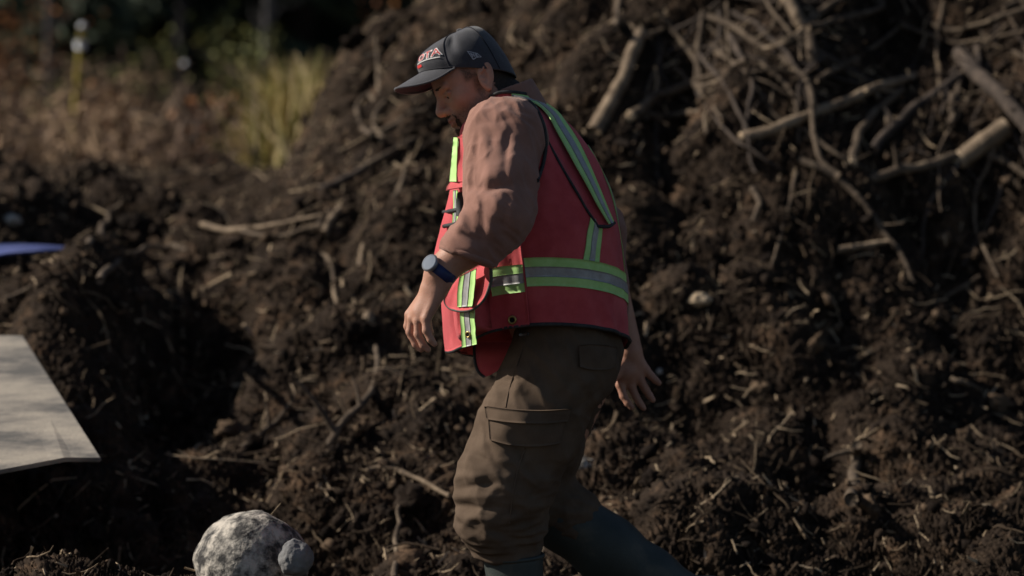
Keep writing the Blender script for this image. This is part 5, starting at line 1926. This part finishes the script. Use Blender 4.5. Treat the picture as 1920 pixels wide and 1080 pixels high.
# heath
n = 64000
xs_ = RNG.uniform(-7.5, .6, n); dd = 14.6 + 15 * RNG.random(n) ** 1.1
keep = noise3(xs_ * .8, dd * .5, 0, 511) + .5 * noise3(xs_ * 2.5, dd * 1.5, 0, 512) > -.28
keep &= heap(xs_) < .4
pu_ = 960 + xs_ / dd * FPX
keep &= ~((pu_ > 488) & (pu_ < 650) & (dd < 16.2))
xs_, dd = xs_[keep], dd[keep]; n = len(xs_)
zb = base_z(dd) + .05
hh = (.15 + .68 * RNG.random(n) ** 1.2) * (.75 + .5 * noise3(xs_ * .9, dd * .6, 3, 513)) * np.interp(dd, (14.6, 17, 24), (.45, .9, 1.15))
c = np.stack([xs_, dd - 8, zb + hh * RNG.random(n) ** .7], 1)
a = (unit(n) + np.array((0, 0, .45))) * RNG.uniform(.015, .065, (n, 1))
b = np.cross(a, unit(n)); b = b / (np.linalg.norm(b, axis=1)[:, None] + 1e-6) * RNG.uniform(.003, .013, (n, 1))
tn = np.clip(.45 + 1.3 * noise3(xs_ * 1.1, dd * .5, 5, 514) + .25 * RNG.normal(size=n), 0, 1)
me = quads(c, a, b, tn, 'heath')
tag(link('heath', me, M['heath']), kind='stuff')


def clump(name, label, cat, px, v0, v1, y, wpx, nb, mat, wide=.006, leafy=False):
    b_ = W(px, v0, y); g_, _ = drop(b_[0], b_[1]); b_[2] = g_[2] - .02
    Hh = W(px, v1, y)[2] - b_[2]; Wd = wpx / FPX * (8 + y)
    ch, tn_ = [], []
    if leafy:
        e = empty(name, b_); tag(e, label, cat)
        st_ = []
        for k in range(9):
            q_ = np.linspace(0, 1, 8)[:, None]; dr = np.array((RNG.normal() * Wd * .5, RNG.normal() * Wd * .5, Hh * RNG.uniform(.7, 1)))
            st_.append(tube_vf(b_ + dr * q_ + RNG.normal(0, .01, (8, 3)), .012 * (1.1 - q_[:, 0]), 5))
            i = RNG.integers(0, 8, nb // 9)
            ch.append((b_ + dr * q_)[np.maximum(i, 2)] + RNG.normal(0, Wd * .16, (nb // 9, 3)))
        link('stems', mesh_mixed('stems', *merge_vf(st_)), M['bark'], e)
        c_ = np.vstack(ch); k = len(c_)
        c_[:, 2] = np.maximum(c_[:, 2], b_[2] + .05)
        a_ = unit(k) * RNG.uniform(.012, .030, (k, 1)); bb = np.cross(a_, unit(k)); bb = bb / np.linalg.norm(bb, axis=1)[:, None] * RNG.uniform(.006, .014, (k, 1))
        link('leaves', quads(c_, a_, bb, RNG.random(k), 'leaves'), M[mat], e)
        return e
    q_ = np.linspace(0, 1, 6)
    V_, F_, T_ = [], [], []
    for k in range(nb):
        p0 = b_ + np.array((RNG.normal() * Wd * .28, RNG.normal() * Wd * .28, 0))
        ln = np.array((RNG.normal() * Wd * .30, RNG.normal() * Wd * .30, Hh * RNG.uniform(.45, 1.05)))
        bend = np.array((RNG.normal() * .06, RNG.normal() * .06, -.05 * RNG.random()))
        P = p0 + ln * q_[:, None] + bend * (q_ ** 3)[:, None]
        s1_ = np.cross(ln, unit(1)[0]); s1_ = s1_ / np.linalg.norm(s1_) * wide * RNG.uniform(.5, 1.2)
        wd_ = (1 - q_ ** 2 * .85)[:, None]
        V_.append(np.vstack([P - s1_ * wd_, P + s1_ * wd_])); F_.append(np.array([[j, j + 1, 6 + j + 1, 6 + j] for j in range(5)]) + 12 * k)
        T_.append(np.full(12, RNG.random()))
    me_ = mesh_np(name, np.vstack(V_), np.vstack(F_), False); attr(me_, 'tint', np.concatenate(T_))
    o = link(name, me_, M[mat]); origin_to(o, b_)
    tag(o, label, cat)
    return o


clump('grass_clump', 'tall yellow-green grass clump left of the grey boulder', 'grass clump', 575, 285, 98, 7.0, 150, 760, 'grass', .007)
clump('grass_clump', 'lower yellow-green grass clump left of the tall one', 'grass clump', 500, 290, 190, 7.4, 120, 260, 'grass', .006)
clump('grass_clump', 'sparse reddish grass tuft at the right end of the tall grass', 'grass clump', 628, 250, 100, 8.2, 50, 90, 'leaf_orange', .005)
clump('sapling', 'yellow-green leafy sapling at the top edge behind the grass', 'sapling', 436, 250, 12, 12.5, 100, 1100, 'leaf_green', leafy=True)
clump('shrub', 'green bush at the foot of the sapling, left of the low grass clump', 'shrub', 442, 270, 110, 9.5, 70, 320, 'leaf_green', leafy=True)
clump('shrub', 'orange autumn shrub in the top left corner', 'shrub', 20, 240, -40, 14, 150, 1500, 'leaf_orange', leafy=True)
clump('shrub', 'small yellow-green shrub between the two survey stakes', 'shrub', 268, 240, 70, 14, 130, 600, 'leaf_green', leafy=True)
clump('shrub', 'orange autumn shrub at the top edge behind the heap crest', 'shrub', 745, 200, -20, 12, 110, 700, 'leaf_orange', leafy=True)
clump('shrub', 'low rusty shrub in the heath right of the yellow stake', 'shrub', 210, 262, 165, 11, 90, 420, 'leaf_orange', leafy=True)
clump('shrub', 'low rusty shrub in the heath left of the low grass clump', 'shrub', 395, 270, 180, 8.5, 70, 320, 'leaf_orange', leafy=True)
clump('shrub', 'olive green bush on the left between orange shrub and yellow stake', 'shrub', 75, 255, 120, 12, 70, 320, 'leaf_green', leafy=True)
